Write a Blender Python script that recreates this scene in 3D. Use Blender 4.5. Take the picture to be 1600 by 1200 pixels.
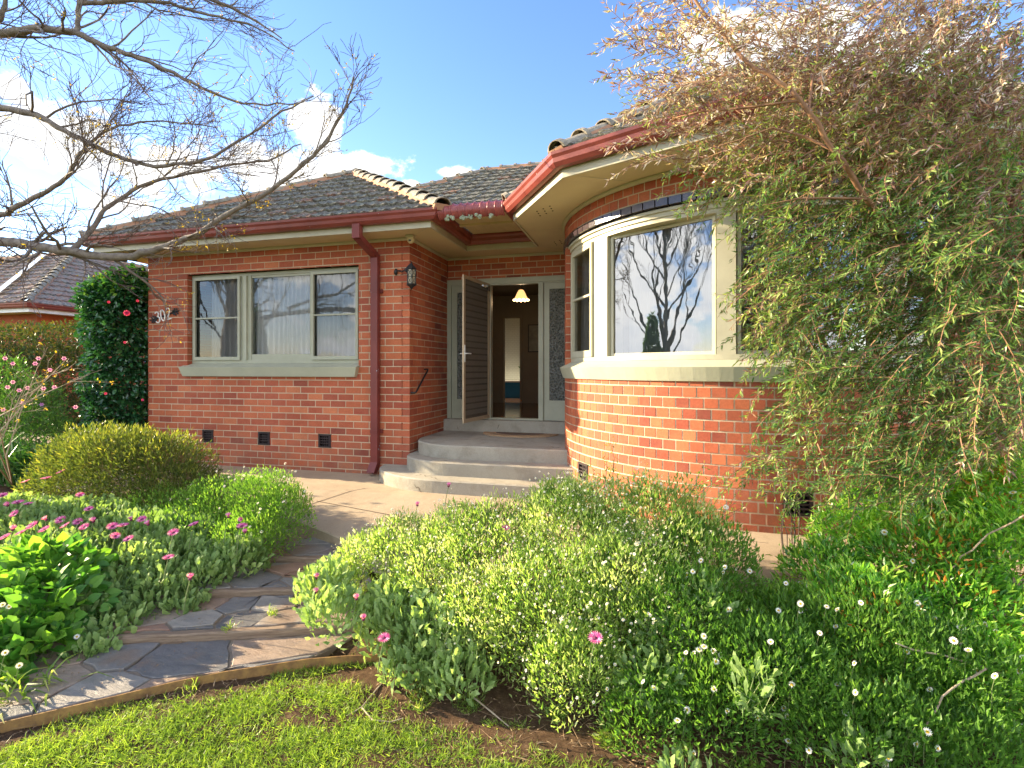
import bpy, math, random
import numpy as np
from mathutils import Vector, Matrix
D = bpy.data
for _o in list(D.objects): D.objects.remove(_o)
scene = bpy.context.scene
COL = scene.collection
R = math.radians
rng = np.random.default_rng(7)
random.seed(7)

# ---------------------------------------------------------------- camera
TH = R(14.7); CT, ST = math.cos(TH), math.sin(TH)
F = 800.0; YH = 577.0; CH = 1.42          # focal length and horizon of the 1600 px photograph, eye height
cd = D.cameras.new('camera'); cam = D.objects.new('camera', cd); COL.objects.link(cam)
cam.location = (0, 0, CH); cam.rotation_euler = (R(90), 0, TH)
cd.sensor_width = 36; cd.lens = 36 * F / 1600; cd.shift_y = -(600 - YH) / 1600
cd.clip_start = 0.05; cd.clip_end = 2000
scene.camera = cam
scene.render.resolution_x = 1024; scene.render.resolution_y = 768

def P(px, py, t):
    u = (px - 800) / F; v = (YH - py) / F
    return np.array([t * (u * CT - ST), t * (u * ST + CT), CH + t * v])
def G(px, py, z):
    return P(px, py, (CH - z) * F / (py - YH))

# ---------------------------------------------------------------- sun, sky
EL, DB = R(19), R(0.8)
S = Vector((-math.cos(DB) * math.cos(EL), math.sin(DB) * math.cos(EL), math.sin(EL)))
sl = D.lights.new('sun', 'SUN'); sl.energy = 5.0; sl.angle = R(0.5); sl.color = (1.0, 0.82, 0.55)
so = D.objects.new('sun', sl); COL.objects.link(so)
so.rotation_euler = S.to_track_quat('Z', 'Y').to_euler()

class NT:
    def __init__(s, tree): s.t = tree; s.n = tree.nodes; s.l = tree.links
    def new(s, typ, **kw):
        n = s.n.new(typ)
        for k, v in kw.items(): setattr(n, k, v)
        return n
    def link(s, a, b): s.l.new(a, b)
    def math(s, op, a, b=None, c=None, clamp=False):
        n = s.new('ShaderNodeMath', operation=op, use_clamp=clamp)
        for i, v in enumerate((a, b, c)):
            if v is None: continue
            if isinstance(v, (int, float)): n.inputs[i].default_value = v
            else: s.link(v, n.inputs[i])
        return n.outputs[0]
    def ramp(s, fac, stops, interp='LINEAR'):
        n = s.new('ShaderNodeValToRGB'); r = n.color_ramp; r.interpolation = interp
        while len(r.elements) < len(stops): r.elements.new(0.5)
        for e, (p, c) in zip(r.elements, stops):
            e.position = p; e.color = (c[0], c[1], c[2], 1) if len(c) == 3 else c
        s.link(fac, n.inputs[0]); return n.outputs[0]
    def noise(s, vec, scale, detail=4, rough=0.55, dist=0.0):
        n = s.new('ShaderNodeTexNoise')
        n.inputs['Scale'].default_value = scale; n.inputs['Detail'].default_value = detail
        n.inputs['Roughness'].default_value = rough; n.inputs['Distortion'].default_value = dist
        if vec is not None: s.link(vec, n.inputs['Vector'])
        return n.outputs[0]
    def mix(s, fac, a, b, mode='MIX'):
        n = s.new('ShaderNodeMix', data_type='RGBA', blend_type=mode)
        for sock, v in ((n.inputs[0], fac), (n.inputs[6], a), (n.inputs[7], b)):
            if isinstance(v, (int, float)): sock.default_value = v
            elif isinstance(v, tuple): sock.default_value = (*v[:3], 1)
            else: s.link(v, sock)
        return n.outputs[2]

world = D.worlds.new('World'); scene.world = world; world.use_nodes = True
w = NT(world.node_tree); w.n.clear()
sky = w.new('ShaderNodeTexSky', sky_type='NISHITA'); sky.sun_disc = False
sky.sun_elevation = EL; sky.sun_rotation = math.atan2(S.x, S.y)
sky.altitude = 150; sky.air_density = 1.0; sky.dust_density = 0.05; sky.ozone_density = 1.4
tc = w.new('ShaderNodeTexCoord'); sep = w.new('ShaderNodeSeparateXYZ'); w.link(tc.outputs['Generated'], sep.inputs[0])
az = w.math('ARCTAN2', sep.outputs[0], sep.outputs[1]); el = w.math('ARCSINE', sep.outputs[2])
cmb = w.new('ShaderNodeCombineXYZ'); w.link(az, cmb.inputs[0]); w.link(w.math('MULTIPLY', el, 1.5), cmb.inputs[1])
nz = w.noise(cmb.outputs[0], 7.0, 9, 0.6, 0.15)
def azel(px, py):
    p = P(px, py, 1.0) - np.array([0, 0, CH]); p /= np.linalg.norm(p)
    return math.atan2(p[0], p[1]), math.asin(p[2])
blobs = [(70, 215, 150, 62), (260, 262, 190, 52), (400, 268, 120, 62), (492, 200, 52, 58), (585, 252, 62, 34), (10, 135, 50, 36), (440, 320, 120, 30), (180, 320, 80, 22),
         (717, 272, 45, 13), (1010, 165, 26, 12), (1190, 60, 150, 75), (1330, 130, 160, 80), (640, 292, 40, 14)]
best = None
for (bx, by, sx, sy) in blobs:
    a0, e0 = azel(bx, by); a1, _ = azel(bx + sx, by); _, e1 = azel(bx, by - sy)
    da = w.math('DIVIDE', w.math('SUBTRACT', az, a0), max(abs(a1 - a0), .01))
    de = w.math('DIVIDE', w.math('SUBTRACT', el, e0), max(abs(e1 - e0), .01))
    d = w.math('SQRT', w.math('ADD', w.math('MULTIPLY', da, da), w.math('MULTIPLY', de, de)))
    m = w.math('SUBTRACT', 1.0, d)
    best = m if best is None else w.math('MAXIMUM', best, m)
# cumulus behind the photographer, thickened and brightened as unseen fill light
back = w.math('MULTIPLY_ADD', sep.outputs[1], -3.0, 0.5, clamp=True)
big = w.noise(cmb.outputs[0], 2.3, 3, 0.5)
bm = w.math('MULTIPLY_ADD', w.math('SUBTRACT', big, 0.47), 6.0, -0.1)
bm = w.math('MINIMUM', bm, 0.8)
bm = w.math('SUBTRACT', w.math('MULTIPLY', w.math('ADD', bm, 1.0), back), 1.0)
best = w.math('MAXIMUM', best, bm)
best = w.math('MAXIMUM', best, -1.0)
cm = w.math('ADD', w.math('MULTIPLY', best, 0.55), w.math('MULTIPLY', w.math('SUBTRACT', nz, 0.5), 2.4))
cmask = w.ramp(cm, [(0.04, (0, 0, 0)), (0.22, (1, 1, 1))], 'EASE')
shade = w.noise(cmb.outputs[0], 5.0, 6, 0.6)
ccol = w.ramp(shade, [(0.36, (0.72, 0.75, 0.80)), (0.56, (1.0, 0.98, 0.94))])
CLOUD = w.math('MULTIPLY_ADD', back, 4.0, 2.9)  # extra cloud brightness behind the camera, added to fill the shaded front
cs = w.new('ShaderNodeVectorMath', operation='SCALE'); w.link(ccol, cs.inputs[0]); w.link(CLOUD, cs.inputs['Scale'])
hs = w.new('ShaderNodeHueSaturation'); hs.inputs['Saturation'].default_value = 1.18; w.link(sky.outputs[0], hs.inputs['Color'])
skyc = w.mix(1.0, hs.outputs[0], (0.74, 0.66, 0.74), 'MULTIPLY')
wc = w.mix(cmask, skyc, cs.outputs[0])
bg = w.new('ShaderNodeBackground'); bg.inputs[1].default_value = 0.15; w.link(wc, bg.inputs[0])
wo = w.new('ShaderNodeOutputWorld'); w.link(bg.outputs[0], wo.inputs[0])

vs = scene.view_settings
vs.view_transform = 'Standard'; vs.look = 'None'; vs.exposure = 2.0; vs.gamma = 1.0; vs.use_curve_mapping = False
scene.render.engine = 'CYCLES'
scene.cycles.max_bounces = 8; scene.cycles.transparent_max_bounces = 16; scene.cycles.caustics_reflective = False

# ---------------------------------------------------------------- helpers
def tag(o, label=None, cat=None, group=None, kind=None):
    if label: o['label'] = label
    if cat: o['category'] = cat
    if group: o['group'] = group
    if kind: o['kind'] = kind
    return o
def empty(name, loc=(0, 0, 0), rz=0, **kw):
    o = D.objects.new(name, None); COL.objects.link(o); o.location = loc; o.rotation_euler = (0, 0, rz)
    o.empty_display_size = 0.1
    return tag(o, **kw)
class MB:
    def __init__(s): s.v = []; s.f = []; s.var = []; s.nv = 0; s.uv = None
    def add(s, v, f, var=0.5):
        v = np.asarray(v, dtype=np.float64).reshape(-1, 3)
        f = np.asarray(f, dtype=np.int64)
        if f.ndim == 1: f = f.reshape(1, -1)
        s.v.append(v); s.f.append(f + s.nv); s.nv += len(v)
        s.var.append(np.broadcast_to(np.asarray(var, dtype=np.float32), (len(f),)).copy())
        return s
    def box(s, x0, x1, y0, y1, z0, z1, var=0.5):
        v = [(x0, y0, z0), (x1, y0, z0), (x1, y1, z0), (x0, y1, z0), (x0, y0, z1), (x1, y0, z1), (x1, y1, z1), (x0, y1, z1)]
        f = [(0, 3, 2, 1), (4, 5, 6, 7), (0, 1, 5, 4), (1, 2, 6, 5), (2, 3, 7, 6), (3, 0, 4, 7)]
        return s.add(v, f, var)
    def hexa(s, v8, var=0.5):      # eight corners, bottom ring then top ring
        return s.add(v8, [(0, 3, 2, 1), (4, 5, 6, 7), (0, 1, 5, 4), (1, 2, 6, 5), (2, 3, 7, 6), (3, 0, 4, 7)], var)
    def prism(s, poly, z0, z1, var=0.5, bevel=0.0):
        n = len(poly); p = np.asarray(poly, float)
        if bevel > 0:
            c = p.mean(0); q = inset(p, bevel)
            rings = [(p, z0), (p, z1 - bevel), (q, z1)]
        else: rings = [(p, z0), (p, z1)]
        V = np.concatenate([np.c_[r, np.full(n, z)] for r, z in rings])
        k = len(rings)
        i = np.arange(n); j = (i + 1) % n
        for a in range(k - 1):
            pass
        Fq = np.concatenate([np.stack([a * n + i, a * n + j, (a + 1) * n + j, (a + 1) * n + i], 1) for a in range(k - 1)])
        base = s.nv
        s.add(V, Fq, var)
        s.f.append(np.array([[base + (k - 1) * n + a for a in range(n)]])); s.var.append(np.array([var], np.float32))
        s.f.append(np.array([[base + a for a in range(n)][::-1]])); s.var.append(np.array([var], np.float32))
        return s
    def tube(s, pts, rad, sides=6, var=0.5, cap=True, ref=None):
        pts = np.asarray(pts, float); n = len(pts)
        rad = np.broadcast_to(np.asarray(rad, float), (n,))
        tan = np.gradient(pts, axis=0); tan /= np.linalg.norm(tan, axis=1, keepdims=True) + 1e-9
        ref = np.array(ref, float) if ref is not None else (np.array([0, 0, 1.0]) if abs(tan[0][2]) < 0.9 else np.array([1.0, 0, 0]))
        a = np.cross(tan, ref); a /= np.linalg.norm(a, axis=1, keepdims=True) + 1e-9
        b = np.cross(tan, a)
        ang = np.arange(sides) * 2 * math.pi / sides
        ring = (a[:, None, :] * np.cos(ang)[None, :, None] + b[:, None, :] * np.sin(ang)[None, :, None]) * rad[:, None, None] + pts[:, None, :]
        V = ring.reshape(-1, 3)
        i = np.arange(n - 1)[:, None]; k = np.arange(sides)[None, :]; k2 = (k + 1) % sides
        Fq = np.stack([(i * sides + k), (i * sides + k2), ((i + 1) * sides + k2), ((i + 1) * sides + k)], -1).reshape(-1, 4)
        base = s.nv
        s.add(V, Fq, var)
        if cap:
            for off in (0, (n - 1) * sides):
                s.f.append(np.array([[base + off + q for q in range(sides)]])); s.var.append(np.array([var], np.float32))
        return s
    def lathe(s, prof, c, sides=24, var=0.5):
        prof = np.asarray(prof, float); n = len(prof)
        ang = np.arange(sides) * 2 * math.pi / sides
        V = np.stack([c[0] + prof[:, 0][:, None] * np.cos(ang), c[1] + prof[:, 0][:, None] * np.sin(ang), c[2] + np.repeat(prof[:, 1][:, None], sides, 1)], -1).reshape(-1, 3)
        i = np.arange(n - 1)[:, None]; k = np.arange(sides)[None, :]; k2 = (k + 1) % sides
        return s.add(V, np.stack([(i * sides + k), (i * sides + k2), ((i + 1) * sides + k2), ((i + 1) * sides + k)], -1).reshape(-1, 4), var)
    def build(s, name, mat, parent=None, smooth=False, local=False):
        me = D.meshes.new(name)
        if s.nv:
            V = np.concatenate(s.v).astype(np.float32)
            tot = np.concatenate([np.full(len(f), f.shape[1], np.int32) for f in s.f])
            loops = np.concatenate([f.reshape(-1) for f in s.f]).astype(np.int32)
            me.vertices.add(len(V)); me.vertices.foreach_set('co', V.reshape(-1))
            me.loops.add(len(loops)); me.loops.foreach_set('vertex_index', loops)
            st = np.concatenate([[0], np.cumsum(tot)[:-1]]).astype(np.int32)
            me.polygons.add(len(tot)); me.polygons.foreach_set('loop_start', st); me.polygons.foreach_set('loop_total', tot)
            at = me.attributes.new('var', 'FLOAT', 'FACE'); at.data.foreach_set('value', np.concatenate(s.var).astype(np.float32))
            me.update(calc_edges=True)
            me.polygons.foreach_set('use_smooth', np.full(len(tot), bool(smooth)))
        if mat: me.materials.append(mat)
        o = D.objects.new(name, me); COL.objects.link(o)
        if parent:
            o.parent = parent
            if not local and parent.type == 'EMPTY': o.matrix_parent_inverse = Matrix.Translation(-parent.location)
        return o
def inset(p, d):
    p = np.asarray(p, float); n = len(p)
    area = 0.5 * np.sum(p[:, 0] * np.roll(p[:, 1], -1) - np.roll(p[:, 0], -1) * p[:, 1])
    sg = 1 if area > 0 else -1
    out = []
    for i in range(n):
        a, b, c = p[i - 1], p[i], p[(i + 1) % n]
        d1 = b - a; d2 = c - b
        n1 = np.array([-d1[1], d1[0]]) / (np.linalg.norm(d1) + 1e-9) * sg
        n2 = np.array([-d2[1], d2[0]]) / (np.linalg.norm(d2) + 1e-9) * sg
        m = n1 + n2; m /= (np.linalg.norm(m) + 1e-9); k = d / max(0.4, np.dot(m, n1))
        out.append(b + m * k)
    return np.array(out)
def sweep(mb, prof, path, closed_prof=True, var=0.5, side=1):
    """prof: (outward offset, z); path: 2-D points; outward is the right-hand side of travel"""
    path = np.asarray(path, float); n = len(path); prof = np.asarray(prof, float); k = len(prof)
    seg = np.diff(path, axis=0); seg /= np.linalg.norm(seg, axis=1, keepdims=True)
    nr = np.stack([seg[:, 1], -seg[:, 0]], 1) * side
    V = []
    for i in range(n):
        if i == 0: m, q = nr[0], 1
        elif i == n - 1: m, q = nr[-1], 1
        else:
            m = nr[i - 1] + nr[i]; m /= np.linalg.norm(m) + 1e-9; q = 1 / max(0.3, np.dot(m, nr[i]))
        for o, z in prof: V.append((path[i][0] + m[0] * o * q, path[i][1] + m[1] * o * q, z))
    fs = []
    kk = k if closed_prof else k - 1
    for i in range(n - 1):
        for j in range(kk):
            j2 = (j + 1) % k
            fs.append((i * k + j, (i + 1) * k + j, (i + 1) * k + j2, i * k + j2))
    mb.add(V, fs, var)
    if closed_prof and k == 4:
        base = mb.nv - len(V)
        for off in (0, (n - 1) * k):
            mb.f.append(np.array([[base + off + q for q in range(k)]])); mb.var.append(np.array([var], np.float32))
    return mb
_vt = np.random.default_rng(99).random((256, 256))
def vnoise(x, y, sc):
    x = np.asarray(x) * sc + 40; y = np.asarray(y) * sc + 40; i, j = np.floor(x).astype(int), np.floor(y).astype(int); u, v = x - i, y - j
    u, v = u * u * (3 - 2 * u), v * v * (3 - 2 * v); T = lambda a, b: _vt[a % 256, b % 256]
    return (T(i, j) * (1 - u) + T(i + 1, j) * u) * (1 - v) + (T(i, j + 1) * (1 - u) + T(i + 1, j + 1) * u) * v
def arc(cx, cy, r, a0, a1, n):
    a = np.radians(np.linspace(a0, a1, n)); return np.stack([cx + r * np.cos(a), cy + r * np.sin(a)], 1)

# ---------------------------------------------------------------- materials
def newmat(name):
    m = D.materials.new(name); m.use_nodes = True; t = NT(m.node_tree); t.n.clear()
    t.out = t.new('ShaderNodeOutputMaterial'); return m, t
def bsdf(t, rough=0.6, spec=0.4, metal=0.0):
    b = t.new('ShaderNodeBsdfPrincipled'); b.inputs['Roughness'].default_value = rough
    b.inputs['Specular IOR Level'].default_value = spec; b.inputs['Metallic'].default_value = metal
    t.link(b.outputs[0], t.out.inputs[0]); return b
def objco(t):
    return t.new('ShaderNodeTexCoord').outputs['Object']
def bump(t, h, b, strength=0.4, dist=0.01):
    n = t.new('ShaderNodeBump'); n.inputs['Strength'].default_value = strength; n.inputs['Distance'].default_value = dist
    t.link(h, n.inputs['Height']); t.link(n.outputs[0], b.inputs['Normal']); return n
def paint(name, c1, c2=None, scale=6, rough=0.45, bmp=0.1, spec=0.4, metal=0.0, fine=120, spots=None):
    m, t = newmat(name); b = bsdf(t, rough, spec, metal); co = objco(t)
    c2 = c2 or tuple(x * 0.8 for x in c1)
    col = t.ramp(t.noise(co, scale, 6, 0.65), [(0.32, c2), (0.62, c1)])
    if spots:
        sp = t.ramp(t.noise(co, spots[1], 3, 0.5), [(spots[2], (0, 0, 0)), (spots[2] + .02, (1, 1, 1))])
        col = t.mix(sp, col, spots[0])
    t.link(col, b.inputs['Base Color'])
    if bmp: bump(t, t.noise(co, fine, 4, 0.6), b, bmp, 0.004)
    return m
M = {}
M['frame'] = paint('cream_paint', (0.50, 0.47, 0.34), (0.43, 0.40, 0.285), 3, 0.4, 0.08)
M['frame_green'] = paint('sage_paint', (0.40, 0.40, 0.30), (0.34, 0.34, 0.25), 3, 0.42, 0.08)
M['sill'] = paint('sage_sill_paint', (0.41, 0.41, 0.30), (0.35, 0.35, 0.26), 3, 0.5, 0.35, fine=60)
M['soffit'] = paint('soffit_paint', (0.62, 0.53, 0.34), (0.56, 0.47, 0.29), 1.2, 0.6, 0.05)
M['gutter'] = paint('oxide_gutter_paint', (0.24, 0.055, 0.042), (0.17, 0.038, 0.030), 2.5, 0.33, 0.15, spots=((0.35, 0.40, 0.40), 22, 0.74))
M['pipe'] = paint('oxide_pipe_paint', (0.19, 0.040, 0.034), (0.14, 0.030, 0.026), 2.5, 0.4, 0.15, spots=((0.28, 0.42, 0.50), 14, 0.72))
M['black'] = paint('black_iron', (0.02, 0.022, 0.025), (0.012, 0.012, 0.014), 10, 0.4, 0.2)
M['vent'] = paint('dark_vent_paint', (0.035, 0.022, 0.022), (0.022, 0.014, 0.014), 10, 0.5, 0.2)
M['dark'] = paint('dark_void', (0.008, 0.007, 0.006), None, 5, 0.9, 0)
M['alu'] = paint('gold_aluminium', (0.50, 0.38, 0.25), (0.44, 0.33, 0.21), 5, 0.35, 0.02, metal=0.3)
M['steel'] = paint('bare_steel', (0.6, 0.6, 0.62), None, 5, 0.25, 0.02, metal=0.9)
M['white'] = paint('white_paint', (0.75, 0.74, 0.70), None, 3, 0.4, 0.02)
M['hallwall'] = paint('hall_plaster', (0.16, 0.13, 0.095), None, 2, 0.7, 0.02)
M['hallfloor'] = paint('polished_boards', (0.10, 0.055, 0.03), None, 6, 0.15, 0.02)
M['blue'] = paint('blue_panel', (0.012, 0.14, 0.28), None, 2, 0.35, 0.02)

def mk_brick():
    m, t = newmat('red_brick'); b = bsdf(t, 0.75, 0.25); co = objco(t)
    at = t.new('ShaderNodeAttribute', attribute_name='var')
    base = t.ramp(at.outputs['Fac'], [(0.0, (0.21, 0.050, 0.038)), (0.15, (0.34, 0.078, 0.046)), (0.5, (0.46, 0.115, 0.055)), (0.8, (0.55, 0.160, 0.070)), (1.0, (0.60, 0.21, 0.095))])
    n1 = t.noise(co, 9, 6, 0.7)
    col = t.mix(t.ramp(n1, [(0.35, (0, 0, 0)), (0.7, (0.45, 0.45, 0.45))]), base, (0.40, 0.15, 0.08))
    n2 = t.noise(co, 60, 4, 0.7)
    col = t.mix(0.75, col, t.ramp(n2, [(0.3, (0.72, 0.68, 0.66)), (0.65, (1.08, 1.08, 1.08))]), 'MULTIPLY')
    n3 = t.noise(co, 2.6, 5, 0.7)
    col = t.mix(t.ramp(n3, [(0.66, (0, 0, 0)), (0.8, (0.3, 0.3, 0.3))]), col, (0.42, 0.36, 0.32))
    sp = t.new('ShaderNodeSeparateXYZ'); t.link(co, sp.inputs[0])
    low = t.math('SUBTRACT', 1.0, t.math('MULTIPLY', sp.outputs[2], 1.5), clamp=True)
    dirt = t.math('MULTIPLY', low, t.ramp(t.noise(co, 7, 7, 0.75), [(0.4, (0, 0, 0)), (0.65, (0.75, 0.75, 0.75))]))
    col = t.mix(dirt, col, (0.26, 0.15, 0.10))
    st = t.ramp(t.noise(co, 1.1, 7, 0.7), [(0.42, (0.80, 0.76, 0.74)), (0.62, (1.08, 1.08, 1.08))])
    col = t.mix(0.7, col, st, 'MULTIPLY')
    t.link(col, b.inputs['Base Color'])
    bump(t, t.noise(co, 130, 5, 0.7), b, 0.5, 0.003)
    return m
M['brick'] = mk_brick()
M['mortar'] = paint('cream_mortar', (0.60, 0.50, 0.35), (0.45, 0.36, 0.25), 4, 0.9, 0.6, spec=0.1, fine=90)
M['glazed'] = paint('glazed_dark_brick', (0.060, 0.040, 0.045), (0.03, 0.022, 0.028), 20, 0.16, 0.2, spec=0.7)

def mk_concrete(name, c1, c2, stain, rough=0.85):
    m, t = newmat(name); b = bsdf(t, rough, 0.25); co = objco(t)
    col = t.ramp(t.noise(co, 1.6, 8, 0.7), [(0.3, c2), (0.7, c1)])
    col = t.mix(t.ramp(t.noise(co, 5, 7, 0.75), [(0.50, (0, 0, 0)), (0.72, (0.55, 0.55, 0.55))]), col, stain)
    vo = t.new('ShaderNodeTexVoronoi', feature='DISTANCE_TO_EDGE'); vo.inputs['Scale'].default_value = 0.9
    wn = t.new('ShaderNodeTexNoise'); wn.inputs['Scale'].default_value = 4; wn.inputs['Detail'].default_value = 6; t.link(co, wn.inputs['Vector'])
    wv = t.new('ShaderNodeVectorMath', operation='MULTIPLY_ADD'); t.link(wn.outputs[1], wv.inputs[0]); wv.inputs[1].default_value = (.35, .35, .35); t.link(co, wv.inputs[2]); t.link(wv.outputs[0], vo.inputs['Vector'])
    crack = t.math('MULTIPLY', t.math('LESS_THAN', vo.outputs['Distance'], 0.006), t.math('GREATER_THAN', t.noise(co, 1.3, 2), 0.60))
    col = t.mix(t.math('MULTIPLY', crack, 0.7), col, (0.07, 0.05, 0.035))
    col = t.mix(0.6, col, t.ramp(t.noise(co, 90, 3, 0.7), [(0.3, (0.75, 0.75, 0.75)), (0.65, (1.05, 1.05, 1.05))]), 'MULTIPLY')
    t.link(col, b.inputs['Base Color']); bump(t, t.noise(co, 70, 6, 0.75), b, 0.5, 0.006)
    return m
M['paving'] = mk_concrete('paving_concrete', (0.44, 0.35, 0.24), (0.34, 0.26, 0.175), (0.22, 0.165, 0.11))
M['step'] = mk_concrete('step_concrete', (0.42, 0.385, 0.31), (0.31, 0.28, 0.22), (0.17, 0.14, 0.10))
M['slate'] = None
def mk_slate():
    m, t = newmat('slate'); b = bsdf(t, 0.55, 0.45); co = objco(t)
    at = t.new('ShaderNodeAttribute', attribute_name='var')
    base = t.ramp(at.outputs['Fac'], [(0.0, (0.105, 0.100, 0.098)), (0.35, (0.18, 0.168, 0.155)), (0.62, (0.28, 0.25, 0.21)), (0.8, (0.28, 0.19, 0.13)), (1.0, (0.27, 0.155, 0.105))])
    mp = t.new('ShaderNodeMapping'); t.link(co, mp.inputs[0]); mp.inputs['Scale'].default_value = (1, 2.2, 1); mp.inputs['Rotation'].default_value = (0, 0, 0.5)
    n = t.noise(mp.outputs[0], 7, 8, 0.72, 0.4)
    col = t.mix(0.8, base, t.ramp(n, [(0.3, (0.6, 0.6, 0.62)), (0.7, (1.25, 1.22, 1.18))]), 'MULTIPLY')
    col = t.mix(t.ramp(t.noise(co, 2.6, 4), [(0.56, (0, 0, 0)), (0.7, (0.6, 0.6, 0.6))]), col, (0.20, 0.115, 0.06))
    t.link(col, b.inputs['Base Color']); bump(t, t.noise(mp.outputs[0], 12, 8, 0.75, 0.5), b, 0.8, 0.012)
    return m
M['slate'] = mk_slate()
def mk_soil():
    m, t = newmat('soil'); b = bsdf(t, 0.95, 0.1); co = objco(t)
    col = t.ramp(t.noise(co, 14, 8, 0.75), [(0.3, (0.050, 0.030, 0.018)), (0.55, (0.115, 0.070, 0.040)), (0.75, (0.22, 0.15, 0.09))])
    t.link(col, b.inputs['Base Color']); bump(t, t.noise(co, 40, 8, 0.8), b, 1.0, 0.03)
    return m
M['soil'] = mk_soil()
M['grit'] = mk_concrete('path_grit', (0.26, 0.21, 0.155), (0.17, 0.13, 0.095), (0.10, 0.07, 0.05))
def mk_ground():
    m, t = newmat('ground_cover'); b = bsdf(t, 0.95, 0.1); co = objco(t)
    col = t.ramp(t.noise(co, 14, 8, 0.75), [(0.3, (0.055, 0.032, 0.018)), (0.55, (0.125, 0.075, 0.042)), (0.75, (0.22, 0.15, 0.09))])
    g = t.ramp(t.noise(co, 5, 6, 0.7), [(0.35, (0.05, 0.075, 0.02)), (0.65, (0.09, 0.13, 0.03))])
    sp = t.new('ShaderNodeSeparateXYZ'); t.link(co, sp.inputs[0])
    far = t.math('GREATER_THAN', t.math('ADD', t.math('ABSOLUTE', sp.outputs[0]), t.math('ABSOLUTE', sp.outputs[1])), 16.0)
    near = t.math('LESS_THAN', sp.outputs[1], -0.5)
    col = t.mix(t.math('MAXIMUM', far, near), col, g)
    t.link(col, b.inputs['Base Color']); bump(t, t.noise(co, 40, 8, 0.8), b, 1.0, 0.03)
    return m
M['ground'] = mk_ground()
def mk_wood(name, c1, c2):
    m, t = newmat(name); b = bsdf(t, 0.85, 0.15); co = objco(t)
    mp = t.new('ShaderNodeMapping'); t.link(co, mp.inputs[0]); mp.inputs['Scale'].default_value = (2, 30, 30); mp.inputs['Rotation'].default_value = (0, 0, 0.0)
    n = t.noise(mp.outputs[0], 3, 7, 0.7, 0.3)
    t.link(t.ramp(n, [(0.3, c2), (0.7, c1)]), b.inputs['Base Color']); bump(t, n, b, 0.9, 0.012)
    return m
M['sleeper'] = mk_wood('weathered_sleeper', (0.34, 0.25, 0.17), (0.15, 0.10, 0.07))
M['rust'] = paint('rusty_steel', (0.30, 0.17, 0.05), (0.14, 0.07, 0.03), 14, 0.8, 0.5)
M['bark'] = paint('grey_bark', (0.23, 0.19, 0.15), (0.11, 0.085, 0.065), 18, 0.85, 0.8, fine=60)
M['twig'] = paint('twig_bark', (0.17, 0.12, 0.095), (0.09, 0.065, 0.055), 18, 0.8, 0.2)
M['twig_red'] = paint('reddish_twig', (0.30, 0.16, 0.08), (0.17, 0.085, 0.05), 12, 0.8, 0.2)
M['twig_pale'] = paint('pale_twig', (0.42, 0.33, 0.23), (0.28, 0.20, 0.13), 12, 0.8, 0.2)
M['stem_green'] = paint('green_stem', (0.16, 0.20, 0.07), (0.10, 0.14, 0.05), 12, 0.7, 0.0)

def mk_tile():
    m, t = newmat('lichen_tile'); b = bsdf(t, 0.9, 0.15); co = objco(t)
    at = t.new('ShaderNodeAttribute', attribute_name='var')
    base = t.ramp(at.outputs['Fac'], [(0.0, (0.10, 0.085, 0.072)), (0.5, (0.155, 0.125, 0.10)), (0.9, (0.20, 0.155, 0.12)), (0.95, (0.28, 0.12, 0.07)), (1.0, (0.32, 0.12, 0.06))])
    li = t.ramp(t.noise(co, 11, 8, 0.8), [(0.42, (0, 0, 0)), (0.56, (0.85, 0.85, 0.85))])
    col = t.mix(li, base, (0.30, 0.31, 0.25))
    dk = t.ramp(t.noise(co, 23, 6, 0.75), [(0.45, (0, 0, 0)), (0.62, (0.8, 0.8, 0.8))])
    col = t.mix(dk, col, (0.06, 0.058, 0.052))
    pale = t.ramp(t.noise(co, 31, 6, 0.8), [(0.56, (0, 0, 0)), (0.66, (0.7, 0.7, 0.7))])
    col = t.mix(pale, col, (0.55, 0.53, 0.44))
    t.link(col, b.inputs['Base Color']); bump(t, t.noise(co, 40, 7, 0.8), b, 1.0, 0.03)
    return m
M['tile'] = mk_tile()
M['tile_red'] = paint('worn_red_tile', (0.22, 0.21, 0.18), (0.27, 0.14, 0.10), 5, 0.85, 0.7, fine=40, spots=((0.10, 0.10, 0.09), 16, 0.56))
M['cap'] = paint('ridge_cap_tile', (0.32, 0.28, 0.21), (0.15, 0.135, 0.11), 14, 0.85, 0.7, fine=40)
M['bed'] = paint('ridge_mortar', (0.42, 0.22, 0.13), (0.30, 0.17, 0.10), 9, 0.9, 0.5)
M['awning'] = paint('pink_awning_paint', (0.30, 0.075, 0.070), (0.22, 0.05, 0.045), 6, 0.35, 0.1, spots=((0.2, 0.15, 0.12), 16, 0.70))
M['awning_under'] = paint('beige_awning_paint', (0.60, 0.48, 0.28), (0.50, 0.40, 0.23), 4, 0.5, 0.05)

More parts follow.
